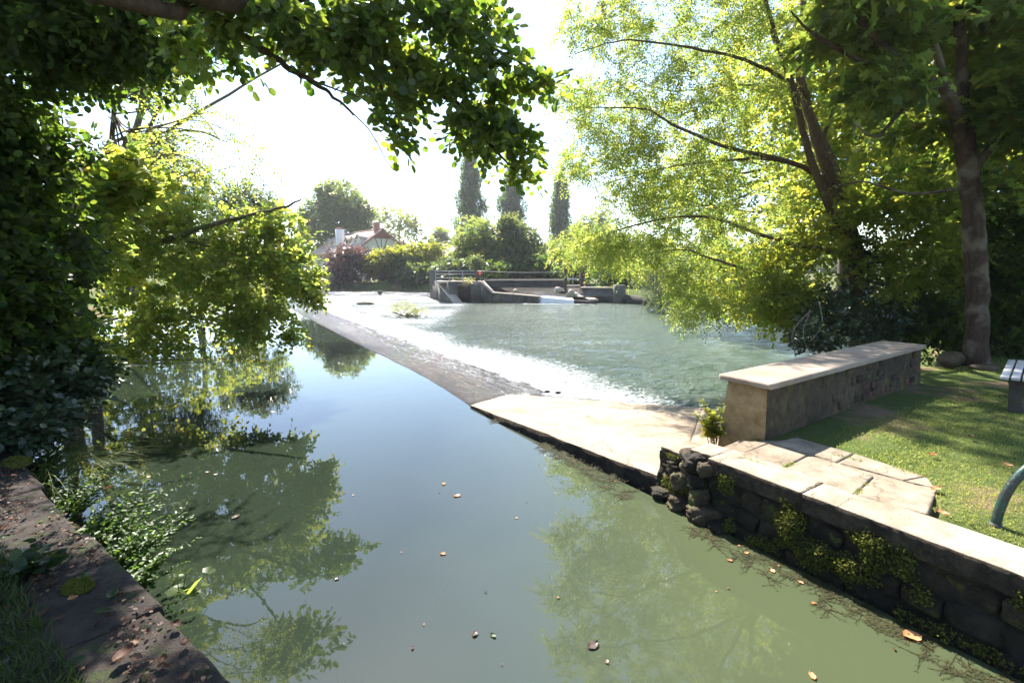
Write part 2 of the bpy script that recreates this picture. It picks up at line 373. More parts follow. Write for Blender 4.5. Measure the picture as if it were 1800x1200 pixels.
# ------------------------------------------------------------------ layout of the place
ZB = 0.62            # level of the banks
ZL = -0.55           # level of the pool below the weir
CREST = [(-0.72, 8.32, 0), G(742, 660), G(640, 610), G(585, 582), G(545, 561), G(512, 543), (-17.6, 37.5, 0), (-22, 46, 0), (-24, 51.5, 0), (-21.5, 54.4, 0), (-15, 54.4, 0), (-8.3, 51.8, 0)]
CREST = smooth_path([np.array(p, float) for p in CREST], 70); CREST[:, 2] = 0
tg = norm(np.gradient(CREST, axis=0)); nrm_ = np.stack([tg[:, 1], -tg[:, 0], np.zeros(len(tg))], 1)   # towards the lower pool
wid = np.linspace(3.0, 3.0, 70); wid[-26:] = np.linspace(3.0, 1.6, 26)
FOOT = CREST + nrm_ * wid[:, None]; FOOT[:, 2] = ZL
qd = np.array([-0.81, 0.587]); qp = np.array([-1.27, 1.92])      # left quay edge line
QE = lambda s: qp + qd * s                                        # point on the quay edge
wd = np.array([-0.535, 0.845]); wp = np.array([1.68, 4.63])      # foot line of the right wall, s grows away from the camera
WE = lambda s: wp + wd * s
PAR0 = np.array([2.72, 5.02]); PARD = norm(np.array([3.55, 2.45])); PARN = np.array([-PARD[1], PARD[0]])   # parapet, lawn side line
LBANK = [(-5.6, 5.1), (-6.6, 6.3), (-8.4, 8.6), (-11.2, 12.2), (-14.5, 17), (-21, 26), (-31, 38), (-44, 58), (-58, 84)]
FARB = [(-40, 73), (-24, 68.5), (-15, 67), (-8, 64.5), (0, 62), (7, 60), (9.5, 53), (9.6, 46.2)]
RBANK = [(9.8, 44), (11.6, 40.5), (13.8, 35), (15, 28), (14.4, 21), (11, 13.6), (8.0, 10.2), (6.15, 7.95)]
upoly = [tuple(QE(-10.8)), tuple(QE(0)), tuple(QE(4.8))] + LBANK + FARB + [(9.6, 44.0), (-2, 44.2), (-6.9, 45), (-8.3, 51.8)] + [tuple(p[:2]) for p in CREST[::-1]] + [(-0.37, 7.62), tuple(WE(0)), tuple(WE(-9.2))]
pl0 = PAR0 + PARN * .45
lpoly = [tuple(p[:2]) for p in CREST[::-1]][1:] + [(0.4, 8.2), (3.0, 7.4), tuple(pl0 + PARD * .1)] + [(6.0, 8.1)][:1] + RBANK[::-1][1:] + [(9.6, 44.0), (-2, 44.2), (-6.9, 45), (-8.3, 51.8)]
SLABP = [(-.72, 8.3), (.6, 6.3), (1.7, 4.75), (2.0, 4.45), (2.5, 5.14), (4.2, 6.36), (5.6, 8), (4.6, 10.6), (2, 12), (-.4, 12)]
def segdist(p, poly):
    p = np.asarray(p)[:, :2]; a = np.array([q[:2] for q in poly]); b = np.roll(a, -1, 0); best = np.full(len(p), 1e9); ins = np.zeros(len(p), bool)
    for s, e in zip(a, b):
        d = e - s; L = max((d * d).sum(), 1e-12); t = np.clip(((p - s) @ d) / L, 0, 1); best = np.minimum(best, np.linalg.norm(p - s - t[:, None] * d, axis=1))
        c = ((s[1] > p[:, 1]) != (e[1] > p[:, 1])); xx = (e[0] - s[0]) * (p[:, 1] - s[1]) / ((e[1] - s[1]) if e[1] != s[1] else 1e-12) + s[0]; ins ^= (c & (p[:, 0] < xx))
    return np.where(ins, -best, best)
def polydist(p, line):                   # distance to an open polyline
    p = np.asarray(p)[:, :2]; a = np.array([q[:2] for q in line]); best = np.full(len(p), 1e9)
    for s, e in zip(a[:-1], a[1:]):
        d = e - s; t = np.clip(((p - s) @ d) / max((d * d).sum(), 1e-12), 0, 1); best = np.minimum(best, np.linalg.norm(p - s - t[:, None] * d, axis=1))
    return best
def axis(segs):
    out = []
    for a, b, st in segs: out.append(np.arange(a, b - 1e-6, st))
    return np.concatenate(out + [[segs[-1][1]]])
QUAYP = [tuple(QE(-3.7)), tuple(QE(5.0)), tuple(QE(5.0) + np.array([-.587, -.81]) * .95), tuple(QE(-3.7) + np.array([-.587, -.81]) * .45)]
KERBP = [G(1240, 800, ZB)[:2], WE(-8) + np.array([.07, .03]), WE(-8) + np.array([.36, .22]), G(1800, 960, ZB)[:2], G(1640, 896, ZB)[:2], G(1642, 858, ZB)[:2], G(1618, 838, ZB)[:2], G(1500, 803, ZB)[:2], G(1400, 780, ZB)[:2], G(1310, 783, ZB)[:2]]
gx = axis([(-900, -200, 100), (-200, -60, 14), (-60, -12, 2), (-12, -6, .5), (-6, 8, .14), (8, 16, .5), (16, 60, 2.2), (60, 200, 14), (200, 900.1, 100)])
gy = axis([(-200, -20, 30), (-20, -4, 2), (-4, 0, .5), (0, 10, .14), (10, 16, .4), (16, 80, 1.6), (80, 200, 12), (200, 1500.1, 130)])
X, Y = np.meshgrid(gx, gy, indexing='ij'); Q = np.stack([X.ravel(), Y.ravel(), np.zeros(X.size)], 1)
def ground_z(Q):
    du = segdist(Q, upoly); dl = segdist(Q, lpoly); d = np.minimum(du, dl)
    soft = np.clip((d + .02) / np.where((Q[:, 1] < 9) & (np.abs(Q[:, 0]) < 8), .22, 1.2), 0, 1); soft = soft * soft * (3 - 2 * soft)
    ds = segdist(Q, SLABP); soft = soft * np.clip(ds / .12, 0, 1)
    top = ZB - .02 + .03 * fbm(Q * .8, 3) * np.clip(d, 0, 1) + np.clip(d - 6, 0, 60) * .012
    h = -1.7 + (top + 1.7) * soft
    for pl in (QUAYP, KERBP): h = h - .12 * (segdist(Q, pl) < 0)
    return h
Q[:, 2] = ground_z(Q)
def grid_faces(nx, ny):
    i = np.arange(nx * ny).reshape(nx, ny); return np.stack([i[:-1, :-1], i[1:, :-1], i[1:, 1:], i[:-1, 1:]], -1).reshape(-1, 4)
m, t, o = nt('ground_soil'); v = texco(t, kind='World'); n1 = nz(t, v, .9, 5); n2 = nz(t, v, 9, 6, .7); n3 = nz(t, v, 70, 4)
c = mixc(t, ramp(t, n1, [(.52, 0.0), (.64, 1.0)]), (.075, .10, .028), (.19, .13, .08)); c = mixc(t, .6, c, ramp(t, n2, [(.3, .5), (.7, 1.1)]), 'MULTIPLY')
princ(t, o, c, .95, .1, bump(t, n3, .6, .01, bump(t, n2, .6, .03))); MAT['ground'] = m
mb = MB(); mb.add(Q, grid_faces(len(gx), len(gy))); g = obj('ground', mb, MAT['ground'], smooth=True, origin=(0, 0, 0)); tag(g, 'earth and short grass of both river banks', kind='structure')

# ------------------------------------------------------------------ water
m, t, o = nt('water_calm'); v = texco(t, kind='World'); big = nz(t, v, .25, 3); rip = nz(t, texco(t, (1, .6, 1), 'World'), 5, 3, .5); fine = nz(t, v, 1.6, 2)
far = N(t, 'ShaderNodeSeparateXYZ'); t.links.new(t.nodes.new('ShaderNodeNewGeometry').outputs['Position'], far.inputs[0])
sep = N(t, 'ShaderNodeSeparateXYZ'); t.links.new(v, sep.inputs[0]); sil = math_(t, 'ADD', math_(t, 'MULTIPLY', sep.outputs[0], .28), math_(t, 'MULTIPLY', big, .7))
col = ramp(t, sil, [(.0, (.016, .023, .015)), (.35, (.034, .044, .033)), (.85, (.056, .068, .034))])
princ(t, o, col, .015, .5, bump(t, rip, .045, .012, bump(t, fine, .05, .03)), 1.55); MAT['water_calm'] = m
mb = MB(); up = np.array([(x, y, 0.0) for x, y in [q[:2] for q in upoly]])
import bmesh
def polymesh(name, pts, mat):
    me = bpy.data.meshes.new(name); b = bmesh.new(); vs_ = [b.verts.new(p) for p in pts]; f = b.faces.new(vs_)
    if f.normal.z < 0 or True:
        f.normal_update()
        if f.normal.z < 0: f.normal_flip()
    bmesh.ops.triangulate(b, faces=b.faces[:]); b.to_mesh(me); b.free(); me.materials.append(mat); o_ = bpy.data.objects.new(name, me); COL.objects.link(o_); return o_
# the water reaches a little under walls and banks
def grow(poly, d):
    a = np.array([q[:2] for q in poly]); area = 0.5 * np.sum(a[:, 0] * np.roll(a[:, 1], -1) - np.roll(a[:, 0], -1) * a[:, 1]); sgn = 1 if area > 0 else -1
    e = np.roll(a, -1, 0) - a; n = norm(np.stack([e[:, 1], -e[:, 0]], 1)) * sgn; nn = norm(n + np.roll(n, 1, 0)); return a + nn * d
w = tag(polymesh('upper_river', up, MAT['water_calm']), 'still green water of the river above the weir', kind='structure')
def vcheck(): pass
# bank side: extra strips so that water meets the sloping banks
LB2 = [tuple(QE(4.8))] + LBANK
mbk = MB()
for poly in (LB2 + FARB,):
    a = np.array(poly); 
    e = norm(np.gradient(a, axis=0)); n = np.stack([-e[:, 1], e[:, 0]], 1); 
    b2 = a + n * 1.0
    V = np.concatenate([np.c_[a, np.zeros(len(a))], np.c_[b2, np.zeros(len(a))]]); k = len(a); i = np.arange(k - 1)
    mbk.add(V, np.stack([i, i + 1, i + 1 + k, i + k], 1))
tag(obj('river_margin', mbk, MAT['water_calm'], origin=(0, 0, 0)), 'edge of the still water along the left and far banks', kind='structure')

m, t, o = nt('water_rough'); v = texco(t, kind='World'); v2 = texco(t, (1, 1.6, 1), 'World', (0, 0, .5))
w1 = nz(t, v2, 1.5, 4, .65); w2 = nz(t, v2, 6.0, 4, .6); w3 = nz(t, v, 22, 3, .6)
fo = N(t, 'ShaderNodeAttribute', attribute_name='foam_glitter')
fn = math_(t, 'ADD', math_(t, 'MULTIPLY', fo.outputs['Fac'], 1.0), math_(t, 'MULTIPLY', math_(t, 'ADD', nz(t, texco(t, (1, 2.4, 1), 'World', (0, 0, -.4)), 5.5, 8, .85), -.5), 3.2))
fm = ramp(t, fn, [(.45, 0.0), (1.0, 1.0)])
big = nz(t, v, .12, 3)
col = ramp(t, big, [(.35, (.032, .056, .034)), (.65, (.048, .070, .040))])
chp = N(t, 'ShaderNodeAttribute', attribute_name='chop').outputs['Fac']
def bs_(h, d, prev=None):
    b = bump(t, h, 1.0, d, prev); t.links.new(chp, b.node.inputs['Strength']); return b
nrm = bs_(w1, .42, bs_(w2, .15, bs_(w3, .05)))
pw = princ(t, None, col, .16, .5, nrm, 1.333)
pf = princ(t, None, (.74, .78, .8), .55, .3, nrm)
mx = N(t, 'ShaderNodeMixShader'); t.links.new(fm, mx.inputs[0]); t.links.new(pw.outputs[0], mx.inputs[1]); t.links.new(pf.outputs[0], mx.inputs[2]); t.links.new(mx.outputs[0], o.inputs[0]); MAT['water_rough'] = m
# wavy sheet over the lower pool: cells inside a band just beyond the pool edge are kept
lx = axis([(-26, -10, .32), (-10, 9, .17), (9, 19, .35)]); ly = axis([(4.6, 16, .13), (16, 30, .2), (30, 54.5, .3)])
LX, LY = np.meshgrid(lx, ly, indexing='ij'); W = np.stack([LX.ravel(), LY.ravel(), np.zeros(LX.size)], 1)
inside = segdist(W, lpoly); df = polydist(W, FOOT); wf = segdist(W, [tuple(p[:2]) for p in CREST] + [tuple(p[:2]) for p in FOOT[::-1]])
calm = np.clip(1.5 - df * .05, .6, 1.3)
W[:, 2] = ZL + (.050 * fbm(W * [.9, 1.9, 1], 11, 3) + .034 * fbm(W * [2.6, 4.6, 1], 15, 2)) * calm
keep = (inside < .5) & (wf > -1.2)
F = grid_faces(len(lx), len(ly)); F = F[keep[F].all(1)]
used = np.zeros(len(W), bool); used[F.ravel()] = True; rm = np.cumsum(used) - 1
Wk = W[used]; dfk = df[used]
foam_glitter = np.clip(1.12 - np.maximum(dfk - .35 - .8 * vnoise(Wk * [.5, .5, 1], 5), 0) * .42, 0, 1) * np.clip((Wk[:, 0] - 6.2) * -1.2, 0, 1)
gl = np.exp(-((Wk[:, 0] + .30 * Wk[:, 1]) / 5.5) ** 2) * np.clip((Wk[:, 1] - 15) / 18, 0, 1)       # band along the line of sun glitter, not used
foam_glitter = np.maximum(foam_glitter, .50 * np.clip((Wk[:, 1] - 15) / 12, 0, 1) * np.clip((-Wk[:, 0] - 2.0) / 2.5, 0, 1) * np.clip(1.2 + .6 * vnoise(Wk * [.35, .8, 1], 8), 0, 1.6))  # left of the pool: real froth, with sun glitter painted white into it
foam_glitter = np.maximum(foam_glitter, .75 * np.clip(1 - np.abs(Wk[:, 1] - 42.6) / .9, 0, 1) * (np.abs(Wk[:, 0] - 4.0) < 3))
foam_glitter = np.maximum(foam_glitter, .5 * np.exp(-((Wk[:, 1] - 9.6 - .3 * (Wk[:, 0] - 3)) / .35) ** 2) * np.exp(-((Wk[:, 0] - 3.9) / 1.0) ** 2))
mb = MB(); mb.add(Wk, rm[F]); lp = obj('weir_pool', mb, MAT['water_rough'], smooth=True, origin=(0, 0, 0))
foam_glitter = np.maximum(foam_glitter, .24 * np.exp(-((Wk[:, 0] - 1.0) / 6.5) ** 2) * np.clip(1 + .9 * vnoise(Wk * [.25, .7, 1], 23), 0, 1.6))  # white flecks over the middle, painted in place of sun glitter
chop = .45 + .55 * np.clip((9.5 - (Wk[:, 0] + .10 * Wk[:, 1])) / 9, 0, 1) * (.75 + .35 * vnoise(Wk * [.3, .6, 1], 12)); chop = np.maximum(chop, .9 * np.clip(foam_glitter * 1.3, 0, 1))
at = lp.data.attributes.new('chop', 'FLOAT', 'POINT'); at.data.foreach_set('value', np.clip(chop, 0, 1).astype(np.float32))
at = lp.data.attributes.new('foam_glitter', 'FLOAT', 'POINT'); at.data.foreach_set('value', foam_glitter.astype(np.float32))
tag(lp, 'rippling green water of the pool below the weir, foaming white with painted sun glitter', kind='structure')

# ------------------------------------------------------------------ weir: sloping apron under a thin sheet of running water
m, t, o = nt('wet_apron'); v = texco(t, kind='World'); 
cxy = t.nodes.new('ShaderNodeCombineXYZ'); t.links.new(N(t, 'ShaderNodeAttribute', attribute_name='along').outputs['Fac'], cxy.inputs[0]); t.links.new(N(t, 'ShaderNodeAttribute', attribute_name='down').outputs['Fac'], cxy.inputs[1]); nB = nz(t, cxy.outputs[0], 2.2, 6, .7); nC = nz(t, v, 26, 4, .6)
c = ramp(t, nB, [(.38, (.016, .010, .005)), (.54, (.05, .034, .019)), (.70, (.12, .095, .07))])
c = mixc(t, ramp(t, N(t, 'ShaderNodeAttribute', attribute_name='lip').outputs['Fac'], [(.0, 0.0), (1.0, .85)]), c, (.035, .02, .008))
fo = N(t, 'ShaderNodeAttribute', attribute_name='foam_glitter'); fn = math_(t, 'ADD', fo.outputs['Fac'], math_(t, 'MULTIPLY', math_(t, 'ADD', nz(t, v, 9, 6, .75), -.5), 1.6))
c = mixc(t, ramp(t, fn, [(.55, 0.0), (.8, 1.0)]), c, (.7, .72, .74))
princ(t, o, c, .06, .5, bump(t, nC, .5, .02, bump(t, nB, 1.0, .10)), 1.36); MAT['wet_apron'] = m
nu, nv = 700, 56; tt = np.linspace(0, 1, nu) ** 1.7; cr = np.stack([np.interp(tt, np.linspace(0, 1, 70), CREST[:, k]) for k in range(3)], 1); ft = np.stack([np.interp(tt, np.linspace(0, 1, 70), FOOT[:, k]) for k in range(3)], 1)
s = np.linspace(0, 1, nv)[None, :, None]; A = cr[:, None] * (1 - s) + ft[:, None] * s
prof = np.interp(s[0, :, 0], [0, .04, .3, 1.0], [.004, -.012, -.10, ZL - .05]); A[..., 2] = prof[None]
q = A.reshape(-1, 3); ss = np.tile(s[0, :, 0], nu); lip = np.clip(ss * 8, 0, 1)
q[:, 2] += (.022 * fbm(q * [2.2, 2.2, 1], 31, 3) + .012 * fbm(q * 7, 33, 2)) * lip + .010 * (1 - lip) * vnoise(q * [3, 3, 1], 9)
arc0 = np.repeat(np.concatenate([[0], np.cumsum(np.linalg.norm(np.diff(cr, axis=0), axis=1))]), nv); q[:, 2] += (.030 * fbm(np.stack([arc0 * 1.6 + ss, ss * 15, 0 * ss], 1), 35, 3) + .014 * fbm(np.stack([arc0 * 6, ss * 34, 0 * ss], 1), 37, 2)) * np.clip(ss * 6, 0, 1)
mb = MB(); mb.add(q, grid_faces(nu, nv)); ap = obj('weir', mb, MAT['wet_apron'], smooth=True, origin=(0, 0, 0))
at = ap.data.attributes.new('foam_glitter', 'FLOAT', 'POINT'); at.data.foreach_set('value', np.clip((ss - .82) * 1.6 + .15 * vnoise(q, 3) + np.clip((q[:, 1] - 20) / 16, 0, 1) * .75 * np.clip(ss * 3, 0, 1), 0, 1).astype(np.float32))
at = ap.data.attributes.new('lip', 'FLOAT', 'POINT'); at.data.foreach_set('value', np.clip(1.3 - ss * 9 + .5 * vnoise(q * 3, 17), 0, 1).astype(np.float32))
arc = np.concatenate([[0], np.cumsum(np.linalg.norm(np.diff(cr, axis=0), axis=1))])
for nm, vv in (('along', np.repeat(arc, nv) * .8 + ss * 1.2), ('down', ss * 11.0)):
    at = ap.data.attributes.new(nm, 'FLOAT', 'POINT'); at.data.foreach_set('value', vv.astype(np.float32))
tag(ap, 'long curving weir with thin brown water sliding down its sloping face', 'weir')
# ------------------------------------------------------------------ dry concrete apron at the right end of the weir
slabT = thing('concrete_apron', 'pale dry concrete slab sloping from the right wall to the weir', 'concrete slab', (1.0, 6.6, 0))
S0 = np.array([-.74, 8.30, .035]); S1 = np.array([1.72, 4.80, .20]); S2 = np.array([2.55, 5.02, .44]); S3 = np.array([3.5, 8.6, -.10]); S4 = np.array([1.8, 9.1, -.07]); S5 = np.array([-.05, 9.35, -.03])
S1b = np.array([2.05, 4.45, .46])
def pt(a, b, f): return a + (b - a) * f
V, F = gridslab([S0, S1, S3, S5], .5, 90, 60, 5, .016, 41, .006, 2.2, .012)
mb = MB(); addslab(mb, V, F)
V, F = gridslab([S1 + [.0, -.02, .012], S2, np.array([4.2, 7.0, .15]), S3 + [0, 0, .01]], .5, 20, 50, 3, .016, 42, .004, 2.2, .012)
addslab(mb, V, F)
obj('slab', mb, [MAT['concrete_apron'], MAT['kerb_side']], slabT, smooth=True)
# wet brown skirt of the slab running down into the pool
mb = MB(); top = [S5 + [-.45, -.25, 0], pt(S5, S3, .3), pt(S5, S3, .6), pt(S5, S3, .85), S3 + [.1, -.2, 0], np.array([4.0, 7.0, .1])]; bot = [np.array([-.1, 12.0, -.68]), np.array([1.6, 11.7, -.68]), np.array([3.0, 11.0, -.68]), np.array([4.2, 10.1, -.68]), np.array([5.0, 9.0, -.68]), np.array([5.0, 7.9, -.68])]
T = smooth_path(top, 40); B = smooth_path(bot, 40); s = np.linspace(0, 1, 24)[None, :, None]; K = (T[:, None] * (1 - s) + B[:, None] * s); q = K.reshape(-1, 3); q[:, 2] += .03 * fbm(q * 3, 51, 4) - .03
mb.add(q, grid_faces(40, 24)[:, ::-1]); sk = obj('wet_skirt', mb, MAT['wet_apron'], slabT, smooth=True)
at = sk.data.attributes.new('foam_glitter', 'FLOAT', 'POINT'); at.data.foreach_set('value', np.zeros(len(q), np.float32))
for nm, vv in (('along', q[:, 0] * 2), ('down', q[:, 1] * 2)):
    at = sk.data.attributes.new(nm, 'FLOAT', 'POINT'); at.data.foreach_set('value', vv.astype(np.float32))

# ------------------------------------------------------------------ right retaining wall with kerb stones and flagstones
rng = np.random.default_rng(5)
rw = thing('retaining_wall', 'mossy dark stone retaining wall along the right water edge', 'retaining wall', (*WE(-3), 0))
wn2 = np.array([.845, .535])                                        # away from the water
def wpt(s, off, z): q = WE(s) + wn2 * off; return np.array([q[0], q[1], z])
# core of mortar behind the stones
nu, nv = 420, 36; uu = np.linspace(-8.5, .35, nu); zz = np.linspace(-.5, ZB - .14, nv); q = np.array([wpt(u, .07 + .1 * (z + .3), z) for u in uu for z in zz])
q[:, :2] -= (wn2[None] * (.015 + .07 * fbm(q * 6, 61, 5))[:, None]); mb = MB(); mb.add(q, grid_faces(nu, nv)); obj('mortar', mb, MAT['wall_wet'], rw, smooth=True)
variants = []
for k in range(6):
    b = bmesh.new(); bmesh.ops.create_cube(b, size=1); bmesh.ops.subdivide_edges(b, edges=b.edges[:], cuts=5, use_grid_fill=True); V = np.array([v_.co for v_ in b.verts]); F = np.array([[v_.index for v_ in f.verts] for f in b.faces]); b.free()
    r_ = np.abs(V * 2).max(1, keepdims=True); V = V * (1 - .10 * (np.sort(np.abs(V * 2), 1)[:, 1:2] ** 8)) * (1 + .16 * fbm(V * 2.2 + k * 9.1, k, 4)[:, None])
    mbx = MB(); mbx.add(V, F); variants.append(mesh_of('wall_stone', mbx, MAT['wall_wet'] if k % 3 else MAT['rubble_wet'], smooth=False))
cnt = 0
z0 = -.12
rows = [(.20), (.17), (.19)]
for hgt in rows:
    s = .12
    while s > -6.2:
        L = rng.uniform(.14, .40); hh = hgt * rng.uniform(.70, 1.08)
        o_ = bpy.data.objects.new('stone', variants[rng.integers(6)]); COL.objects.link(o_); o_.parent = rw
        c_ = wpt(s - L / 2, .124 + .1 * (z0 + .3) + rng.uniform(-.03, .03), z0 + hgt / 2); o_.location = tuple(c_ - np.array(rw.location))
        o_.scale = (L * .97, .16, hh); o_.rotation_euler = (rng.normal(0, .07), rng.normal(0, .08), math.atan2(wd[1], wd[0]) + rng.normal(0, .07)); s -= L; cnt += 1
    z0 += hgt
def kstone(u0, u1, o0, o1, ztop, thick, mat, name, seed, parent, amp=.004, nu=None, skew=0):
    V, F = gridslab([wpt(u0, o0, ztop), wpt(u1, o0, ztop), wpt(u1 + skew, o1, ztop), wpt(u0 + skew, o1, ztop)], thick, nu or max(4, int(abs(u1 - u0) / .03)), 14, 4, amp, seed, .004, 13, .007)
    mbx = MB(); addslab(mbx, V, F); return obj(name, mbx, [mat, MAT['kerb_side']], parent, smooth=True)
us = [-.28, -1.15, -2.5, -3.75, -5.0, -6.3, -7.6]
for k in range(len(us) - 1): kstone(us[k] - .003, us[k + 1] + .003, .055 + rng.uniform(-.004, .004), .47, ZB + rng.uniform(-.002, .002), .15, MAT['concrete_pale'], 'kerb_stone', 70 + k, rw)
# broken corner: rubble lumps where the kerb has crumbled
def lump(c, r, seed, mat, parent, name='stone', sq=(1, 1, .8), sub=4):
    b = bmesh.new(); bmesh.ops.create_icosphere(b, subdivisions=sub, radius=1); V = np.array([v_.co for v_ in b.verts]); F = np.array([[v_.index for v_ in f.verts] for f in b.faces]); b.free()
    V = np.sign(V) * np.abs(V) ** .7; V = V * (1.05 + .30 * fbm(V * 1.5 + seed * 3.1, seed, 3)[:, None] - .38 * np.abs(fbm(V * 4.2 + seed, seed + 9, 4))[:, None] + .08 * fbm(V * 11, seed + 4, 2)[:, None]) * np.array(sq) * r; mbx = MB(); mbx.add(V + np.asarray(c), F); return obj(name, mbx, mat, parent, smooth=False)
for k, (u, off, z, r, sq) in enumerate([(-.12, .10, .50, .115, (1.1, .9, .8)), (-.05, .16, .36, .12, (1, 1, .8)), (.04, .09, .24, .10, (1, 1, 1)), (-.16, .07, .34, .09, (1, 1, .9)), (.0, .24, .50, .12, (1.2, 1, .6)), (-.2, .06, .2, .1, (1, 1, .9)),
                                      (.16, .22, .33, .13, (1.2, .9, .7)), (.22, .18, .20, .09, (1.1, 1, .8)), (-.02, .05, .06, .11, (1.3, 1, .7)), (.22, .06, .05, .09, (1.4, 1, .6)), (-.26, .05, .49, .07, (1, 1, 1)), (-.3, .05, .05, .12, (1.4, 1, .8)), (-.5, .05, .0, .1, (1.5, 1, .7))]):
    lump(wpt(u, off, z), r, 80 + k, MAT['rubble_brown'] if k % 3 else MAT['wall_wet'], rw, 'rubble_stone', sq)
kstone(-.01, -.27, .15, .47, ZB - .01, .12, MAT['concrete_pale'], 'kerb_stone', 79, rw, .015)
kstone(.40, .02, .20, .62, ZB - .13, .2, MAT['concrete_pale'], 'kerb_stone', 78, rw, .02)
pv = thing('paving', 'worn pale flagstones between the kerb and the lawn', 'paving', (*wpt(-.5, .9, 0)[:2], ZB))
def fstone(c4, seed, name='flagstone'):
    V, F = gridslab([np.array([*c[:2], ZB + c[2] if len(c) > 2 else ZB]) for c in c4], .10, 30, 20, 2, .004, seed, .003, 6, .014); mbx = MB(); mbx.add(V, F); return obj(name, mbx, MAT['flagstone'], pv, smooth=True)
g0 = lambda x, y, z=0: (*G(x, y, ZB)[:2], z)
fstone([g0(1297, 800), g0(1375, 822), g0(1420, 798), g0(1352, 779)], 91)
fstone([g0(1380, 823), g0(1500, 868), g0(1535, 836), g0(1424, 800)], 92)
fstone([g0(1505, 870), g0(1630, 903), g0(1648, 858), g0(1540, 838)], 93)
fstone([g0(1356, 777), g0(1470, 811), g0(1500, 796), g0(1400, 768)], 94)
fstone([g0(1475, 812), g0(1590, 843), g0(1626, 836), g0(1504, 797)], 95)
fstone([g0(1592, 844), g0(1644, 857), g0(1632, 842), g0(1628, 838)], 96)
fstone([g0(1250, 790, -.02), g0(1296, 799, -.01), g0(1350, 778), g0(1300, 772, -.01)], 97)

mbj = MB(); jp = [np.array([*G(a_, b_, ZB)[:2], ZB - .014]) for a_, b_ in ((1297, 806), (1500, 873), (1630, 905), (1646, 858), (1626, 838), (1500, 799), (1400, 771), (1302, 774), (1256, 791))]; mbj.add(jp, [np.arange(9)[::-1][None]]); obj('joint_fill', mbj, MAT['flagstone'], pv)
# ------------------------------------------------------------------ parapet
pp = thing('parapet', 'low rendered stone parapet with a flat coping beside the lawn', 'wall', (*(PAR0 + PARD * 2), 0))
PL = 4.7; PW = .45; PT = ZB + .60
def ppt(s, w_, z): q = PAR0 + PARD * s + PARN * w_; return np.array([q[0], q[1], z])
def face_grid(f, nu, nv, amp, seed, nrm_v, fr=6):
    q = np.array([f(a, b) for a in np.linspace(0, 1, nu) for b in np.linspace(0, 1, nv)]); q += np.asarray(nrm_v)[None] * (amp * fbm(q * fr, seed, 4))[:, None]; return q, grid_faces(nu, nv)
bat = .05
mb = MB()
q, F = face_grid(lambda a, b: ppt(-bat * (1 - b), -bat * (1 - b) + (PW + bat * 2 * (1 - b)) * a, ZB - .30 + (PT - .055 - ZB + .30) * b), 26, 30, .012, 101, (-PARD[0], -PARD[1], 0)); mb.add(q, F[:, ::-1])
q, F = face_grid(lambda a, b: ppt(PL * a - bat * (1 - b) * (1 - a), -bat * (1 - b), ZB - .1 + (PT - .055 - ZB + .1) * b), 120, 20, .02, 102, (-PARN[0], -PARN[1], 0)); mb.add(q, F, 1)
q, F = face_grid(lambda a, b: ppt(PL * a - bat * (1 - b) * (1 - a), PW + bat * (1 - b), -.75 + (PT - .055 + .75) * b), 60, 20, .02, 103, (PARN[0], PARN[1], 0)); mb.add(q, F[:, ::-1], 0)
obj('wall_body', mb, [MAT['render_tan'], MAT['rubble_brown']], pp, smooth=True)
V, F = gridslab([ppt(-.07, -.075, PT), ppt(PL, -.06, PT), ppt(PL, PW + .07, PT), ppt(-.04, PW + .09, PT)], .055, 160, 16, 2, .0025, 110, .003, 14, .002)
mb = MB(); mb.add(V, F); obj('coping', mb, MAT['coping'], pp, smooth=True)
V, F = bevbox(1, 1, 1, .17, .06, rng); mbx = MB(); mbx.add(V, F); st_b = [mesh_of('parapet_stone', mbx, MAT['rubble_brown'])]
for k in range(4): V, F = bevbox(1, 1, 1, .17, .06, rng); mbx = MB(); mbx.add(V, F); st_b.append(mesh_of('parapet_stone', mbx, MAT[['rubble_brown', 'rubble_red', 'rubble_wet', 'rubble_brown'][k]]))
for row in range(4):
    s = 1.3 + .2 * row
    while s < PL - .2:
        L = rng.uniform(.14, .34)
        if rng.uniform() < .5: s += L; continue
        o_ = bpy.data.objects.new('stone', st_b[rng.choice([0, 0, 1, 2, 3, 4])]); COL.objects.link(o_); o_.parent = pp
        o_.location = tuple(ppt(s + L / 2, .020 - bat * (1 - row / 4) + rng.uniform(-.01, .012), ZB + .075 + row * .128) - np.array(pp.location)); o_.scale = (L * .88, .06, .105 * rng.uniform(.8, 1)); o_.rotation_euler = (0, rng.normal(0, .05), math.atan2(PARD[1], PARD[0])); s += L

# ------------------------------------------------------------------ left quay
lq = thing('quay', 'shaded stone quay in the left foreground strewn with dead leaves', 'quay', (*QE(2), 0))
qn = np.array([-.587, -.81])                                     # away from the water
def qpt(s, off, z): q = QE(s) + qn * off; return np.array([q[0], q[1], z])
ZQ = .60
ss_ = [-3.6, -1.9, -.55, .78, 2.05, 3.35, 4.9]
for k in range(len(ss_) - 1):
    a_, b_ = ss_[k] + .008, ss_[k + 1] - .008; sk_ = rng.uniform(-.08, .08); dz = rng.uniform(-.02, .02) - (.03 if k > 3 else 0)
    V, F = gridslab([qpt(a_, 0 + rng.uniform(-.02, .03), ZQ + dz), qpt(b_, 0 + rng.uniform(-.02, .03), ZQ + dz), qpt(b_ + sk_, .56 + .12 * k, ZQ + dz), qpt(a_ + sk_, .56 + .12 * k, ZQ + dz)], .30, 90, 60, 6, .024, 120 + k, .012, 5.5, .022)
    mb = MB(); mb.add(V, F); obj('quay_block', mb, MAT['quay_stone'], lq, smooth=True)
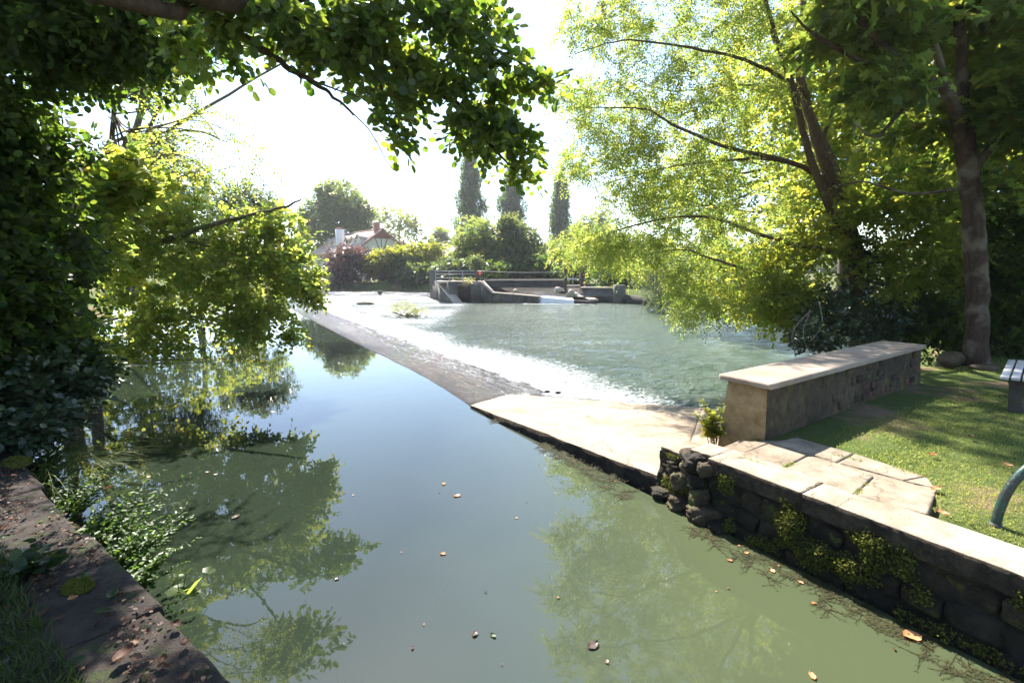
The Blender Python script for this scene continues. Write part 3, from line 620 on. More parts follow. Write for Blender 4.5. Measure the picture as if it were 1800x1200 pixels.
q, F = face_grid(lambda a, b: qpt(-3.6 + 8.6 * a, .06 + .05 * b, -.6 + .95 * b), 100, 14, .04, 140, (*(-qn), 0), 4); mb = MB(); mb.add(q, F[:, ::-1]); obj('quay_face', mb, MAT['wall_wet'], lq, smooth=True)

# ------------------------------------------------------------------ sluice
sl = thing('sluice', 'grey concrete sluice with railings, low overflow wall and sloping buttress', 'sluice', (0, 45, 0))
def prism(mb, prof, a, b, m=0):          # polygon profile of (along, z) swept from a to b sideways; prof in the plane of dir a->b crossed
    pass
def wallseg(a, b, z0a, z1a, z0b, z1b, th, mb, m=0, mt=None):   # a wall between two plan points with its own heights at each end
    a = np.array(a, float); b = np.array(b, float); d = norm(b - a); n = np.array([-d[1], d[0]]) * th / 2; nu_ = max(2, int(np.linalg.norm(b - a) / .5))
    V = []
    for i in range(nu_ + 1):
        f = i / nu_; c = a + (b - a) * f; z0_ = z0a + (z0b - z0a) * f; z1_ = z1a + (z1b - z1a) * f
        for sg, zz_ in ((-1, z0_), (-1, z1_), (1, z1_), (1, z0_)): V.append((*(c + n * sg), zz_))
    i = np.arange(nu_)[:, None] * 4; j = np.arange(4)[None]; k = (j + 1) % 4; F = np.stack([i + j, i + 4 + j, i + 4 + k, i + k], -1).reshape(-1, 4)
    mb.add(V, [F[:, ::-1], np.array([[0, 1, 2, 3]])[:, ::-1], np.array([[0, 1, 2, 3]]) + nu_ * 4], m)
def XS(px, Yd): return P(px, 500, Yd)[0]
mb = MB(); wallseg((XS(765, 51), 51), (XS(797, 44.8), 44.8), -.9, 1.35, -.9, 1.32, .9, mb); obj('pier', mb, MAT['sluice_concrete'], sl)
mb = MB(); box(mb, (XS(764, 51), 50.6, .9), (.75, .75, 3.1), (0, 1, 0), .04); obj('pier_post', mb, MAT['sluice_concrete'], sl)
a_, b_ = P(778, 499, 46.5), P(807, 535, 43.4); mb = MB(); V, F = bevbox(np.linalg.norm(b_ - a_), .85, .16, .02); 
xd = norm(b_ - a_); yd = norm(np.cross((0, 0, 1.0), xd)); zd = np.cross(xd, yd); mb.add(V @ np.stack([xd, yd, zd], 1).T + (a_ + b_) / 2, F); obj('buttress_cap', mb, MAT['sluice_top'], sl)
mb = MB(); wallseg((a_[0] - .1, a_[1]), (b_[0] - .1, b_[1]), -.9, a_[2] - .1, -.9, b_[2] - .1, .7, mb); obj('buttress', mb, MAT['sluice_concrete'], sl)
zdk = P(800, 494, 45.5)[2]
mb = MB(); box(mb, ((XS(768, 46) + XS(849, 46)) / 2, 46.0, zdk - .09), (XS(849, 46) - XS(768, 46), 1.5, .18), b=.03); obj('deck', mb, MAT['sluice_top'], sl)
mb = MB(); box(mb, ((XS(829, 45.4) + XS(849, 45.4)) / 2, 45.6, (zdk - .2 - .9) / 2), (XS(849, 45.4) - XS(829, 45.4), 1.9, zdk - .2 + .9), b=.05); obj('pier', mb, MAT['sluice_concrete'], sl)
mb = MB(); A0 = P(848, 494.5, 44.8); A1 = P(867, 514, 44.4); A2 = P(905, 517, 44); A3 = P(950, 521, 43.6)
wallseg(A0[:2], A1[:2], -.9, A0[2] - .08, -.9, A1[2] - .08, .55, mb); wallseg(A1[:2], A2[:2], -.9, A1[2] - .08, -.9, A2[2] - .08, .55, mb); wallseg(A2[:2], A3[:2], -.9, A2[2] - .08, -.9, A3[2] - .08, .55, mb); obj('wing_wall', mb, MAT['sluice_concrete'], sl)
mb = MB()
for p, q2 in ((A0, A1), (A1, A2), (A2, A3)): wallseg(p[:2], q2[:2], p[2] - .078, p[2] + .04, q2[2] - .078, q2[2] + .04, .66, mb)
obj('wing_coping', mb, MAT['sluice_top'], sl)
# overflow lip and its dark face, cascade of thin water, pale kerb on the right
E0 = P(950, 522, 43.6); E1 = P(1008, 526, 43.2); E2 = P(1046, 527.5, 43.0); E3 = P(1006, 514.5, 47.5)
mb = MB(); wallseg(A3[:2], E2[:2], -.9, A3[2] - .12, -.9, E2[2] - .10, .6, mb); obj('overflow_wall', mb, MAT['sluice_dark'], sl)
mb = MB(); wallseg((XS(790, 47.5), 48.2), (XS(832, 47.5), 47.6), -.9, 1.0, -.9, 1.0, .3, mb); obj('gate_board', mb, MAT['wood_dark'], sl)
mb = MB(); wallseg(E2[:2], E3[:2], E2[2] - .12, E2[2] + .08, E3[2] - .1, E3[2] + .10, .7, mb); obj('kerb', mb, MAT['sluice_top'], sl)
# sloping bed behind the lip, under running water
nu, nv = 50, 24; q = []
for i in range(nu):
    f = i / (nu - 1); lip_ = A2 * (1 - f) + E1 * f; bk = np.array([-1.2 + 6.9 * f, 49.5, .62])
    for j in range(nv + 6):
        if j < nv: gq = j / (nv - 1); pq = bk * (1 - gq) + np.array([lip_[0], lip_[1] - .32, min(lip_[2] - .06, .12)]) * gq
        else: gq = (j - nv + 1) / 6; pq = np.array([lip_[0], lip_[1] - .33 - .12 * gq, (min(lip_[2] - .06, .12)) * (1 - gq) + (ZL - .05) * gq])
        q.append(pq)
q = np.array(q); q[:, 2] += .02 * fbm(q * 2.5, 151, 3); mb = MB(); mb.add(q, grid_faces(nu, nv + 6)); cs = obj('cascade', mb, MAT['wet_apron'], sl, smooth=True)
jj = np.tile(np.arange(nv + 6), nu); xx = np.repeat(np.linspace(0, 1, nu), nv + 6)
at = cs.data.attributes.new('foam_glitter', 'FLOAT', 'POINT'); at.data.foreach_set('value', (np.clip((jj - nv * .55) / (nv * .4), 0, 1) * np.clip((xx - .30) * 5, 0.1, 1.1)).astype(np.float32))
for nm, vv in (('along', q[:, 0]), ('down', q[:, 1] * 2)):
    at = cs.data.attributes.new(nm, 'FLOAT', 'POINT'); at.data.foreach_set('value', vv.astype(np.float32))
# railing
mb = MB(); zr = P(800, 476, 45.4)[2]
rx0, rx1 = XS(766, 45.4), XS(838, 45.4)
rl = obj('railing', (lambda b: [bar(b, (rx0, 45.4, z), (rx1, 45.4, z), .05, .05) for z in (zr, zr - .32, zr - .66)] and b)(MB()), MAT['metal_grey'], sl)
for fx in (.0, .33, .66, 1.0):
    mb = MB(); w_ = .16 if fx == 1.0 else .06; bar(mb, (rx0 + (rx1 - rx0) * fx, 45.42, zdk - .05), (rx0 + (rx1 - rx0) * fx, 45.42, zr + .04), w_, w_); obj('rail_post', mb, MAT['metal_grey'] if fx < 1 else MAT['sluice_concrete'], rl)
mb = MB(); bar(mb, (rx0 + .2, 46.5, zr - .18), (XS(838, 46.5), 46.5, zr - .18), .14, .22); obj('winding_beam', mb, MAT['metal_dark'], sl)
mb = MB(); bar(mb, (XS(835, 45.4), 45.4, zdk - .02), (XS(835, 45.4), 45.4, zdk + .9), .03, .03)
# thin cable to the gate
c0 = np.array([rx1, 45.4, zr]); c1 = P(994, 477.5, 48); mb = MB(); cp_ = np.linspace(c0, c1, 12); cp_[:, 2] -= .12 * np.sin(np.linspace(0, math.pi, 12)); tube(mb, cp_, .018, 4); obj('cable', mb, MAT['metal_grey'], sl)
# wooden gate frame
gt = thing('sluice_gate', 'dark timber gate frame at the right end of the overflow wall', 'gate', P(1008, 515, 48))
def gbar(p0, p1, Yd, w_, name, mat='wood_dark', par=gt):
    mbx = MB(); bar(mbx, P(*p0, Yd), P(*p1, Yd), w_, w_, .01); return obj(name, mbx, MAT[mat], par)
gbar((994, 516), (994, 469), 48, .26, 'post'); gbar((1023, 514), (1023, 468), 48, .34, 'post'); gbar((1007, 514), (1007, 480), 48, .07, 'spindle', 'metal_grey')
gbar((991, 470), (1030, 471), 48, .42, 'head_beam'); gbar((991, 491), (1029, 490.5), 48, .16, 'cross_beam', 'metal_grey'); gbar((994, 504), (1022, 504), 48.3, .1, 'lower_beam')
for k in range(4):
    mbx = MB(); c_ = P(1012, 513.5 - k * 3.6, 50 + k * .5); box(mbx, c_, (2.0, .5, .2), b=.02); obj('step', mbx, MAT['sluice_top'], gt)
sgn = thing('warning_sign', 'small red and white square sign fixed by the sluice railing', 'sign', P(844, 490, 45.3))
mb = MB(); box(mb, P(844, 480, 45.3), (.36, .03, .36), b=.005); obj('sign_plate', mb, MAT['sign_red'], sgn)
mb = MB(); box(mb, P(843.6, 480.3, 45.27), (.11, .012, .09), b=.003); obj('sign_panel', mb, MAT['sign_white'], sgn)
mb = MB(); bar(mb, P(844, 491, 45.33), P(844, 478.5, 45.33), .04, .04); obj('sign_post', mb, MAT['metal_grey'], sgn)
# walls behind and to the right of the sluice
bw = thing('river_wall', 'long grey wall with a pale coping behind the sluice', 'wall', (2, 52, 0))
mb = MB(); wallseg((XS(850, 52), 52), (XS(996, 53), 53), -.5, 1.25, -.5, 1.25, .5, mb); obj('wall_body', mb, MAT['sluice_dark'], bw)
mb = MB(); wallseg((XS(850, 52), 52), (XS(996, 53), 53), 1.25, 1.40, 1.25, 1.40, .62, mb); obj('coping', mb, MAT['sluice_top'], bw)
rwl = thing('bank_wall', 'low weathered stone wall right of the sluice gate', 'wall', (9, 45, 0))
z_rw = P(1060, 504.5, 45)[2]
mb = MB(); wallseg((XS(1022, 45.5), 45.5), (XS(1092, 44), 44), -.9, z_rw - .12, -.9, z_rw - .12, .6, mb); obj('wall_body', mb, MAT['sluice_concrete'], rwl)
mb = MB(); wallseg((XS(1022, 45.5), 45.5), (XS(1093, 44), 44), z_rw - .12, z_rw, z_rw - .12, z_rw, .75, mb); obj('coping', mb, MAT['sluice_top'], rwl)
mb = MB(); wallseg((XS(1090, 44), 44), (XS(1150, 41), 41), -.9, .25, -.9, .1, .5, mb); obj('quay_base', mb, MAT['sluice_dark'], rwl)
mb = MB(); box(mb, P(1088, 520, 43.7), (1.0, .9, 2.0), b=.05); obj('pier', mb, MAT['sluice_concrete'], rwl)

# ------------------------------------------------------------------ house beyond the river
hs = thing('house', 'cream gabled house with pink tiled roof and row of dormers', 'house', (-29, 100, ZB))
ax = norm(np.array([-.64, .768])); hn = np.array([ax[1], -ax[0]])     # ridge direction (away), gable direction (right)
H0 = np.array([-25.2, 95.0]); HL = 24.0; HW = 5.4; ZR = 10.2; ZE = 6.3
def hpt(a, w_, z): q = H0 + ax * a + hn * w_; return np.array([q[0], q[1], z])
mb = MB(); V = [hpt(0, -HW + .5, 0), hpt(0, HW - .5, 0), hpt(0, HW - .5, ZE), hpt(0, 0, ZR - .35), hpt(0, -HW + .5, ZE)]
mb.add(V, [np.array([[0, 1, 2, 3, 4]])]); V = [hpt(0, -HW + .5, 0), hpt(HL, -HW + .5, 0), hpt(HL, -HW + .5, ZE), hpt(0, -HW + .5, ZE)]; mb.add(V, [np.array([[3, 2, 1, 0]])])
V = [hpt(HL, -HW + .5, 0), hpt(HL, HW - .5, 0), hpt(HL, HW - .5, ZE), hpt(HL, 0, ZR - .35), hpt(HL, -HW + .5, ZE)]; mb.add(V, [np.array([[4, 3, 2, 1, 0]])])
V = [hpt(0, HW - .5, 0), hpt(HL, HW - .5, 0), hpt(HL, HW - .5, ZE), hpt(0, HW - .5, ZE)]; mb.add(V, [np.array([[0, 1, 2, 3]])]); obj('wall', mb, MAT['house_wall'], hs)
rf = MB(); 
for sg in (-1, 1):
    a4 = [hpt(-.9, sg * 0, ZR), hpt(HL + .5, 0, ZR), hpt(HL + .5, sg * (HW + .5), ZE - .45), hpt(-.9, sg * (HW + .5), ZE - .45)]
    V = np.array(a4 + [p - np.array([0, 0, .22]) for p in a4]); F = np.array([[0, 1, 2, 3], [7, 6, 5, 4], [0, 3, 7, 4], [3, 2, 6, 7], [2, 1, 5, 6], [1, 0, 4, 5]]); rf.add(V, F if sg < 0 else F)
roof = obj('roof', rf, MAT['roof_tile'], hs)
mb = MB(); bar(mb, hpt(-.9, 0, ZR + .04), hpt(HL + .5, 0, ZR + .04), .35, .2, .06); obj('ridge', mb, MAT['roof_tile'], roof)
def slope_z(w_): return ZR - (ZR - ZE + .45) * abs(w_) / (HW + .5)
for k, a in enumerate([1.9, 4.8, 7.7, 11.9, 14.8, 17.9]):            # dormers on the river side, from the gable
    big_ = 1.25 if k == 0 else 1.0
    wf_ = -3.7; zb = slope_z(wf_) - .1; zt = zb + .95 * big_; hw = .8 * big_; zr_ = zt + .75
    d_ = MB(); V = [hpt(a - hw, wf_, zb), hpt(a + hw, wf_, zb), hpt(a + hw, wf_, zt), hpt(a, wf_, zr_), hpt(a - hw, wf_, zt)]; d_.add(V, [np.array([[0, 1, 2, 3, 4]])])
    V = [hpt(a - hw, wf_, zb), hpt(a - hw, wf_, zt), hpt(a - hw, -2.2, zt), hpt(a - hw, -2.2, zb)]; d_.add(V, [np.array([[0, 1, 2, 3]])]); V = [hpt(a + hw, wf_, zb), hpt(a + hw, wf_, zt), hpt(a + hw, -2.2, zt), hpt(a + hw, -2.2, zb)]; d_.add(V, [np.array([[3, 2, 1, 0]])])
    dm = obj('dormer', d_, MAT['house_wall'], hs); r_ = MB()
    for sg in (-1, 1):
        a4 = [hpt(a, wf_ - .3, zr_ + .05), hpt(a, -.8, zr_ + .05), hpt(a + sg * (hw + .3), -.8, zt - .2), hpt(a + sg * (hw + .3), wf_ - .3, zt - .2)]; V = np.array(a4 + [p - np.array([0, 0, .12]) for p in a4]); r_.add(V, F)
    obj('dormer_roof', r_, MAT['roof_tile'], dm)
    w_m = MB(); V = [hpt(a - hw * .6, wf_ - .04, zb + .25), hpt(a + hw * .6, wf_ - .04, zb + .25), hpt(a + hw * .6, wf_ - .04, zt - .05), hpt(a - hw * .6, wf_ - .04, zt - .05)]; w_m.add(V, [np.array([[0, 1, 2, 3]])]); obj('window', w_m, MAT['window_dark'], dm)
mb = MB(); c_ = hpt(10.0, -4.2, 8.2); box(mb, c_, (1.5, 1.0, 4.6), hn.tolist() + [0], .05); ch = obj('chimney', mb, MAT['chimney_white'], hs); mb = MB(); box(mb, c_ + [0, 0, 2.4], (1.1, .6, .5), hn.tolist() + [0], .05); obj('chimney_pot', mb, MAT['brick_red'], ch)
mb = MB(); c_ = hpt(1.3, -.2, ZR + .3); box(mb, c_, (1.0, .8, 2.0), hn.tolist() + [0], .05); obj('chimney', mb, MAT['brick_red'], hs)
mb = MB()                                                            # half-timbering of the gable
gf = -.06
bar(mb, hpt(gf, -2.0, ZR - 1.7), hpt(gf, 2.0, ZR - 1.7), .12, .2)
V = [hpt(gf - .35, -1.9, ZR - 1.62), hpt(gf - .35, 1.9, ZR - 1.62), hpt(gf - .35, 0, ZR - .25)]; mb.add(V, [np.array([[0, 1, 2]])])
for a0, a1 in ((-1.3, -.55), (0, 0), (1.3, .55)): bar(mb, hpt(gf, a1 * 2.3, ZR - 1.75), hpt(gf, a1 * .5, ZE - .3), .12, .13)
bar(mb, hpt(gf, -HW + .6, ZE - .5), hpt(gf, HW - .6, ZE - .5), .12, .22)
for sg in (-1, 1): bar(mb, hpt(-.95, 0, ZR - .12), hpt(-.95, sg * (HW + .45), ZE - .58), .1, .3)
obj('timber_frame', mb, MAT['timber_red'], hs)
for w_ in (-3.2, -.6, 2.2):
    mb = MB(); box(mb, hpt(-.04, w_, ZE - 1.7), (1.2, .1, 1.6), (*hn, 0), .02); wi = obj('window', mb, MAT['window_white'], hs)
    for dw in (-.28, .28):
        mb = MB(); box(mb, hpt(-.08, w_ + dw, ZE - 1.7), (.44, .06, 1.35), (*hn, 0), .01); obj('pane', mb, MAT['window_dark'], wi)
mb = MB(); a4 = [hpt(2, HW + .3, 8.2), hpt(9, HW + .3, 8.2), hpt(9, HW + 3.5, 6), hpt(2, HW + 3.5, 6)]; V = np.array(a4 + [p - np.array([0, 0, .2]) for p in a4]); mb.add(V, F); a4 = [hpt(2.5, HW - .4, 0), hpt(2.5, HW + 3, 0), hpt(2.5, HW + 3, 6.2), hpt(2.5, HW - .4, 8)]; mb.add(a4, [np.array([[0, 1, 2, 3]])], 1); obj('side_roof', mb, [MAT['roof_tile'], MAT['house_wall']], hs)
h2 = thing('outbuilding', 'low building whose plain pink roof shows above the bushes', 'building', (-12.5, 108, ZB))
xa, xb = P(772, 450, 108)[0], P(815, 450, 108)[0]; z1 = P(790, 432, 108)[2]; z0 = P(790, 452, 105)[2]
mb = MB(); a4 = [np.array([xa, 109, z1]), np.array([xb, 109, z1]), np.array([xb, 104.5, z0]), np.array([xa, 104.5, z0])]; V = np.array(a4 + [p - np.array([0, 0, .2]) for p in a4]); mb.add(V, F)
a4 = [np.array([xa, 109, z1]), np.array([xb, 109, z1]), np.array([xb, 113.5, z0]), np.array([xa, 113.5, z0])]; V = np.array(a4 + [p - np.array([0, 0, .2]) for p in a4]); mb.add(V, F); obj('roof', mb, MAT['roof_tile'], h2)
mb = MB(); box(mb, ((xa + xb) / 2, 109, (z0 + ZB) / 2 - .2), (xb - xa - .6, 8, z0 - ZB + .3), b=.03); obj('wall', mb, MAT['house_wall'], h2)
# ------------------------------------------------------------------ plants: leaf clouds and branching
def leaf_shape(kind):
    if kind == 'rhomb': V = [(0, 0, 0), (.45, .27, .04), (1, 0, 0), (.45, -.27, .04)]; F = [np.array([[0, 3, 2, 1]])]
    elif kind == 'wide': V = [(0, 0, 0), (.5, .42, .05), (1, 0, 0), (.5, -.42, .05)]; F = [np.array([[0, 3, 2, 1]])]
    elif kind == 'thin': V = [(0, 0, 0), (.45, .12, .02), (1, 0, 0), (.45, -.12, .02)]; F = [np.array([[0, 3, 2, 1]])]
    elif kind == 'oval': V = [(0, 0, 0), (.3, .34, .07), (.75, .30, .06), (1, 0, -.04), (.75, -.30, .06), (.3, -.34, .07)]; F = [np.array([[0, 3, 2, 1], [0, 5, 4, 3]])]
    elif kind == 'round': V = [(0, 0, 0), (.25, .40, .08), (.8, .40, .07), (1, 0, -.03), (.8, -.40, .07), (.25, -.40, .08)]; F = [np.array([[0, 3, 2, 1], [0, 5, 4, 3]])]
    elif kind == 'lobed':
        V = [(0, 0, 0), (-.08, .42, -.04), (.28, .30, .06), (.48, .58, -.04), (.62, .22, .05), (1, 0, -.06), (.62, -.22, .05), (.48, -.58, -.04), (.28, -.30, .06), (-.08, -.42, -.04)]
        F = [np.array([[0, 2, 1], [0, 4, 2], [2, 4, 3], [0, 5, 4], [0, 9, 8], [0, 8, 6], [8, 7, 6], [0, 6, 5]])]
    elif kind == 'blade': V = [(0, .5, 0), (0, -.5, 0), (.55, -.35, 0), (.55, .35, 0), (1, 0, 0)]; F = [np.array([[0, 1, 2, 3]]), np.array([[3, 2, 4]])]
    return np.array(V, float), F
def put_leaves(mb, pos, d, n, size, kind, rnd, wsc=1.0, m=0):
    """a leaf of the given shape at each position, pointing along d, facing n"""
    V, Fs = leaf_shape(kind); V = V * [1, wsc, 1]; K = len(V); d = norm(d); n = norm(n - d * (n * d).sum(1, keepdims=True)); s = np.cross(n, d)
    L = V[None] * np.asarray(size).reshape(-1, 1, 1)
    W = pos[:, None] + L[..., 0:1] * d[:, None] + L[..., 1:2] * s[:, None] + L[..., 2:3] * n[:, None]
    M = len(pos); base = (np.arange(M) * K)[:, None, None]
    fs = [(f[None] + base).reshape(-1, f.shape[1]) for f in Fs]
    mb.V.append(W.reshape(-1, 3))
    for f0, f in zip(Fs, fs): mb.F.append(f + mb.n); mb.M.append(np.full(len(f), m)); mb.A.append(np.repeat(rnd, len(f0)))
    mb.n += M * K
def unit(rng, n): return norm(rng.normal(size=(n, 3)))
def sprigs(mb, org, d, L, per, size, kind, rng, angle=50, droop=.2, up=.8, jit=.25, wsc=1.0, tone=0.0, tvar=.28, m=0, tonef=None):
    """leafy shoots: leaves set alternately along each shoot"""
    M = len(org); d = norm(d); L = np.broadcast_to(np.asarray(L, float), (M,)); 
    nrm = norm(rng.normal(size=(M, 3)) * (1 - up) + np.array([0, 0, 1.0]) * up); nrm = norm(nrm - d * (nrm * d).sum(1, keepdims=True)); side = np.cross(nrm, d)
    t = (np.arange(per) + .6) / per; sg = np.where(np.arange(per) % 2 == 0, 1.0, -1.0); ca, sa = math.cos(R(angle)), math.sin(R(angle))
    pos = org[:, None] + d[:, None] * (L[:, None] * t[None])[..., None]; pos[..., 2] -= droop * L[:, None] * (t[None] ** 2)
    fade = np.where(t > .93, 0.15, 1.0)
    ld = d[:, None] * (ca + (1 - fade)[None, :, None]) + side[:, None] * (sg * sa * fade)[None, :, None]; ld[..., 2] -= droop * t[None] * 1.3
    ld = ld + rng.normal(size=ld.shape) * jit; nn = nrm[:, None] + rng.normal(size=ld.shape) * jit
    sz = size * rng.uniform(.65, 1.2, (M, per)); base = rng.normal(.5 + tone, tvar, (M, 1))
    if tonef is not None: base = base + tonef(org)[:, None]
    rnd = np.clip(base + rng.normal(0, .12, (M, per)), 0, 1)
    put_leaves(mb, pos.reshape(-1, 3), ld.reshape(-1, 3), nn.reshape(-1, 3), sz.reshape(-1), kind, rnd.reshape(-1), wsc, m)
def batch_tubes(mb, paths, r0, r1, sides=3, m=0):
    """many thin twigs at once: paths (N, K, 3)"""
    paths = np.asarray(paths, float); Nn, K, _ = paths.shape; t = norm(np.gradient(paths, axis=1)); ref = np.where(np.abs(t[:, :1, 2:3]) > .9, np.array([1.0, 0, 0]), np.array([0, 0, 1.0]))
    u = norm(np.cross(t, np.broadcast_to(ref, t.shape))); w = np.cross(t, u); f = np.linspace(0, 1, K)[None]; r = (np.asarray(r0)[:, None] * (1 - f) + np.asarray(r1)[:, None] * f)[..., None, None]
    ang = np.linspace(0, 2 * math.pi, sides, endpoint=False); V = paths[:, :, None] + r * (np.cos(ang)[None, None, :, None] * u[:, :, None] + np.sin(ang)[None, None, :, None] * w[:, :, None])
    b = np.arange(Nn)[:, None, None] * K * sides; i = np.arange(K - 1)[None, :, None] * sides; j = np.arange(sides)[None, None]; k = (j + 1) % sides
    mb.add(V.reshape(-1, 3), np.stack([b + i + j, b + i + k, b + i + sides + k, b + i + sides + j], -1).reshape(-1, 4), m)
def attach(nodes, rads, targets, rng, twk=.35, bend=.18, tw0=.004, tws=.010, K=6):
    """join every target by a twig to the nearest piece of the tree, nearest targets first"""
    N0 = len(nodes); T = len(targets); arr = np.zeros((N0 + T * K, 3)); arr[:N0] = nodes; rr = np.zeros(N0 + T * K); rr[:N0] = rads; k = N0
    d0 = np.full(T, 1e9)
    for c in range(0, T, 200): d0[c:c + 200] = np.linalg.norm(targets[c:c + 200, None] - nodes[None], axis=2).min(1)
    paths = np.zeros((T, K, 3)); a0 = np.zeros(T); a1 = np.zeros(T); f = np.linspace(0, 1, K)[:, None]
    for n_, ti in enumerate(np.argsort(d0)):
        t = targets[ti]; dd = ((arr[:k] - t) ** 2).sum(1); j = int(dd.argmin()); s = arr[j]; L = math.sqrt(dd[j])
        mid = (s + t) / 2 + rng.normal(0, bend * L * .5, 3) + np.array([0, 0, bend * L * .55]); path = (1 - f) ** 2 * s + 2 * f * (1 - f) * mid + f * f * t
        paths[n_] = path; r_ = min(rr[j] * .72, tw0 + tws * L); a0[n_] = max(r_, tw0 * .5); a1[n_] = tw0 * .45
        arr[k:k + K - 1] = path[1:]; rr[k:k + K - 1] = np.linspace(a0[n_], a1[n_], K - 1); k += K - 1
    return paths, a0, a1
def blob_points(blobs, rng):
    out = []
    for c, r, n in blobs:
        p = unit(rng, n) * (rng.uniform(0, 1, (n, 1)) ** .42); out.append(np.asarray(c) + p * np.asarray(r))
    return np.concatenate(out)
def tree(name, label, cat, base, limbs, blobs, leafm, barkm, seed, shoots=8, per=7, size=.08, L=.35, kind='oval', droop=.25, up=.7, group=None, tw=(.004, .010), spread=.25, jit=.28, angle=50, sides=8, wsc=1.0, tone=0.0, branch_name='trunk', rough=.12, clear=None, twigs=True, extra=None):
    rng = np.random.default_rng(seed); root = thing(name, label, cat, base, group); mb = MB(); nodes = []; rads = []
    for li, (pts, r0, r1) in enumerate(limbs):
        n = max(6, int(len(pts) * 5)); path = smooth_path(pts, n)
        path[1:-1] += rng.normal(0, .012, (n - 2, 3)) * min(1, r0 * 8); rad = r0 + (r1 - r0) * np.linspace(0, 1, n) ** .8
        if li == 0: rad[:3] *= np.array([1.35, 1.15, 1.05])[:min(3, n)]
        tube(mb, path, rad, sides if r0 > .04 else 5, rough=rough, seed=seed + li); k0 = int(n * .25) if li == 0 else 1
        nodes.append(path[k0:]); rads.append(rad[k0:])
    nodes = np.concatenate(nodes); rads = np.concatenate(rads); T = blob_points(blobs, rng)
    if clear is not None: T = T[clear(T)]
    paths, a0, a1 = attach(nodes, rads, T, rng, tw0=tw[0], tws=tw[1])
    if twigs: batch_tubes(mb, paths, a0, a1, 3)
    obj(branch_name, mb, MAT[barkm], root, smooth=True)
    lf = MB(); M = len(paths); fs = rng.uniform(.3, 1.0, (M, shoots)); fs[:, 0] = 1; fi = fs * (paths.shape[1] - 1); i0 = np.minimum(fi.astype(int), paths.shape[1] - 2); fr = (fi - i0)[..., None]
    ar = np.arange(M)[:, None]; org = paths[ar, i0] * (1 - fr) + paths[ar, i0 + 1] * fr; td = norm(paths[:, -1] - paths[:, -3])[:, None] + 0 * org
    org = org + unit(rng, M * shoots).reshape(M, shoots, 3) * (spread * rng.uniform(0, 1, (M, shoots, 1)))
    dr = norm(td * .7 + rng.normal(size=org.shape) * .75 * np.array([1, 1, .6])); org = org.reshape(-1, 3); dr = dr.reshape(-1, 3)
    if clear is not None: kk = clear(org); org = org[kk]; dr = dr[kk]
    sprigs(lf, org, dr, L * rng.uniform(.6, 1.15, len(org)), per, size, kind, rng, angle, droop, up, jit, wsc, tone)
    if extra: extra(lf, rng)
    obj('crown', lf, MAT[leafm], root); return root
def B(px, py, Yd, rx, ry, rd, n):         # an ellipsoid of the crown: centre, half size across and up in photo pixels at that distance, half depth in metres
    k = Yd / FPX; return (P(px, py, Yd), np.array([rx * k, rd, ry * k]), n)
def PL_(*a): return [P(*q) for q in a]

# --- robinia over the pool
rb = G(1530, 622, ZB); rb = np.array([9.15, 12.5, ZB - .15])
limbs = [([rb, P(1500, 430, 12.42), P(1478, 360, 12.29), P(1440, 262, 12.16), P(1418, 180, 12.16), P(1400, 90, 12.16), P(1415, -40, 12.29), P(1400, -260, 12.54)], .21, .04),
         ([P(1505, 440, 12.42), P(1452, 350, 11.9), P(1418, 255, 11.65), P(1392, 150, 11.52), P(1362, 60, 11.39), P(1330, -60, 11.26)], .12, .03),
         ([P(1495, 415, 12.54), P(1470, 300, 12.93), P(1430, 215, 13.18), P(1385, 130, 13.44), P(1352, 40, 13.57), P(1300, -150, 13.44)], .11, .025),
         ([P(1420, 165, 12.03), P(1369, 134, 11.78), P(1301, 103, 11.52), P(1188, 80, 11.39), P(1090, 72, 11.52), P(1010, 95, 11.52)], .06, .008),
         ([P(1465, 330, 12.29), P(1400, 289, 11.78), P(1276, 258, 11.39), P(1188, 222, 11.39), P(1126, 191, 11.52), P(1010, 190, 11.78)], .075, .008),
         ([P(1418, 160, 12.16), P(1350, 152, 12.8), P(1276, 150, 13.44), P(1180, 160, 14.08), P(1090, 130, 14.08)], .05, .008),
         ([P(1400, 289, 11.78), P(1333, 279, 12.03), P(1208, 289, 12.42), P(1162, 297, 12.67), P(1040, 330, 12.8)], .05, .008),
         ([P(1495, 430, 12.54), P(1420, 380, 13.06), P(1333, 413 - 40, 13.57), P(1219, 356, 14.08), P(1130, 300, 14.59)], .06, .008),
         ([P(1505, 450, 12.42), P(1400, 430, 12.03), P(1330, 410, 11.78), P(1230, 380, 11.78), P(1100, 400, 11.9), P(1000, 440, 12.03)], .07, .008),
         ([P(1515, 520, 12.54), P(1436, 516, 12.16), P(1333, 480, 11.9), P(1250, 454, 11.78), P(1198, 439, 11.9), P(1120, 450, 12.16)], .065, .008),
         ([P(1436, 516, 12.16), P(1350, 520, 11.78), P(1290, 540, 11.52), P(1230, 570, 11.39)], .04, .006),
         ([P(1440, 262, 12.16), P(1470, 180, 11.52), P(1500, 90, 11.01), P(1490, -20, 10.75)], .06, .01)]
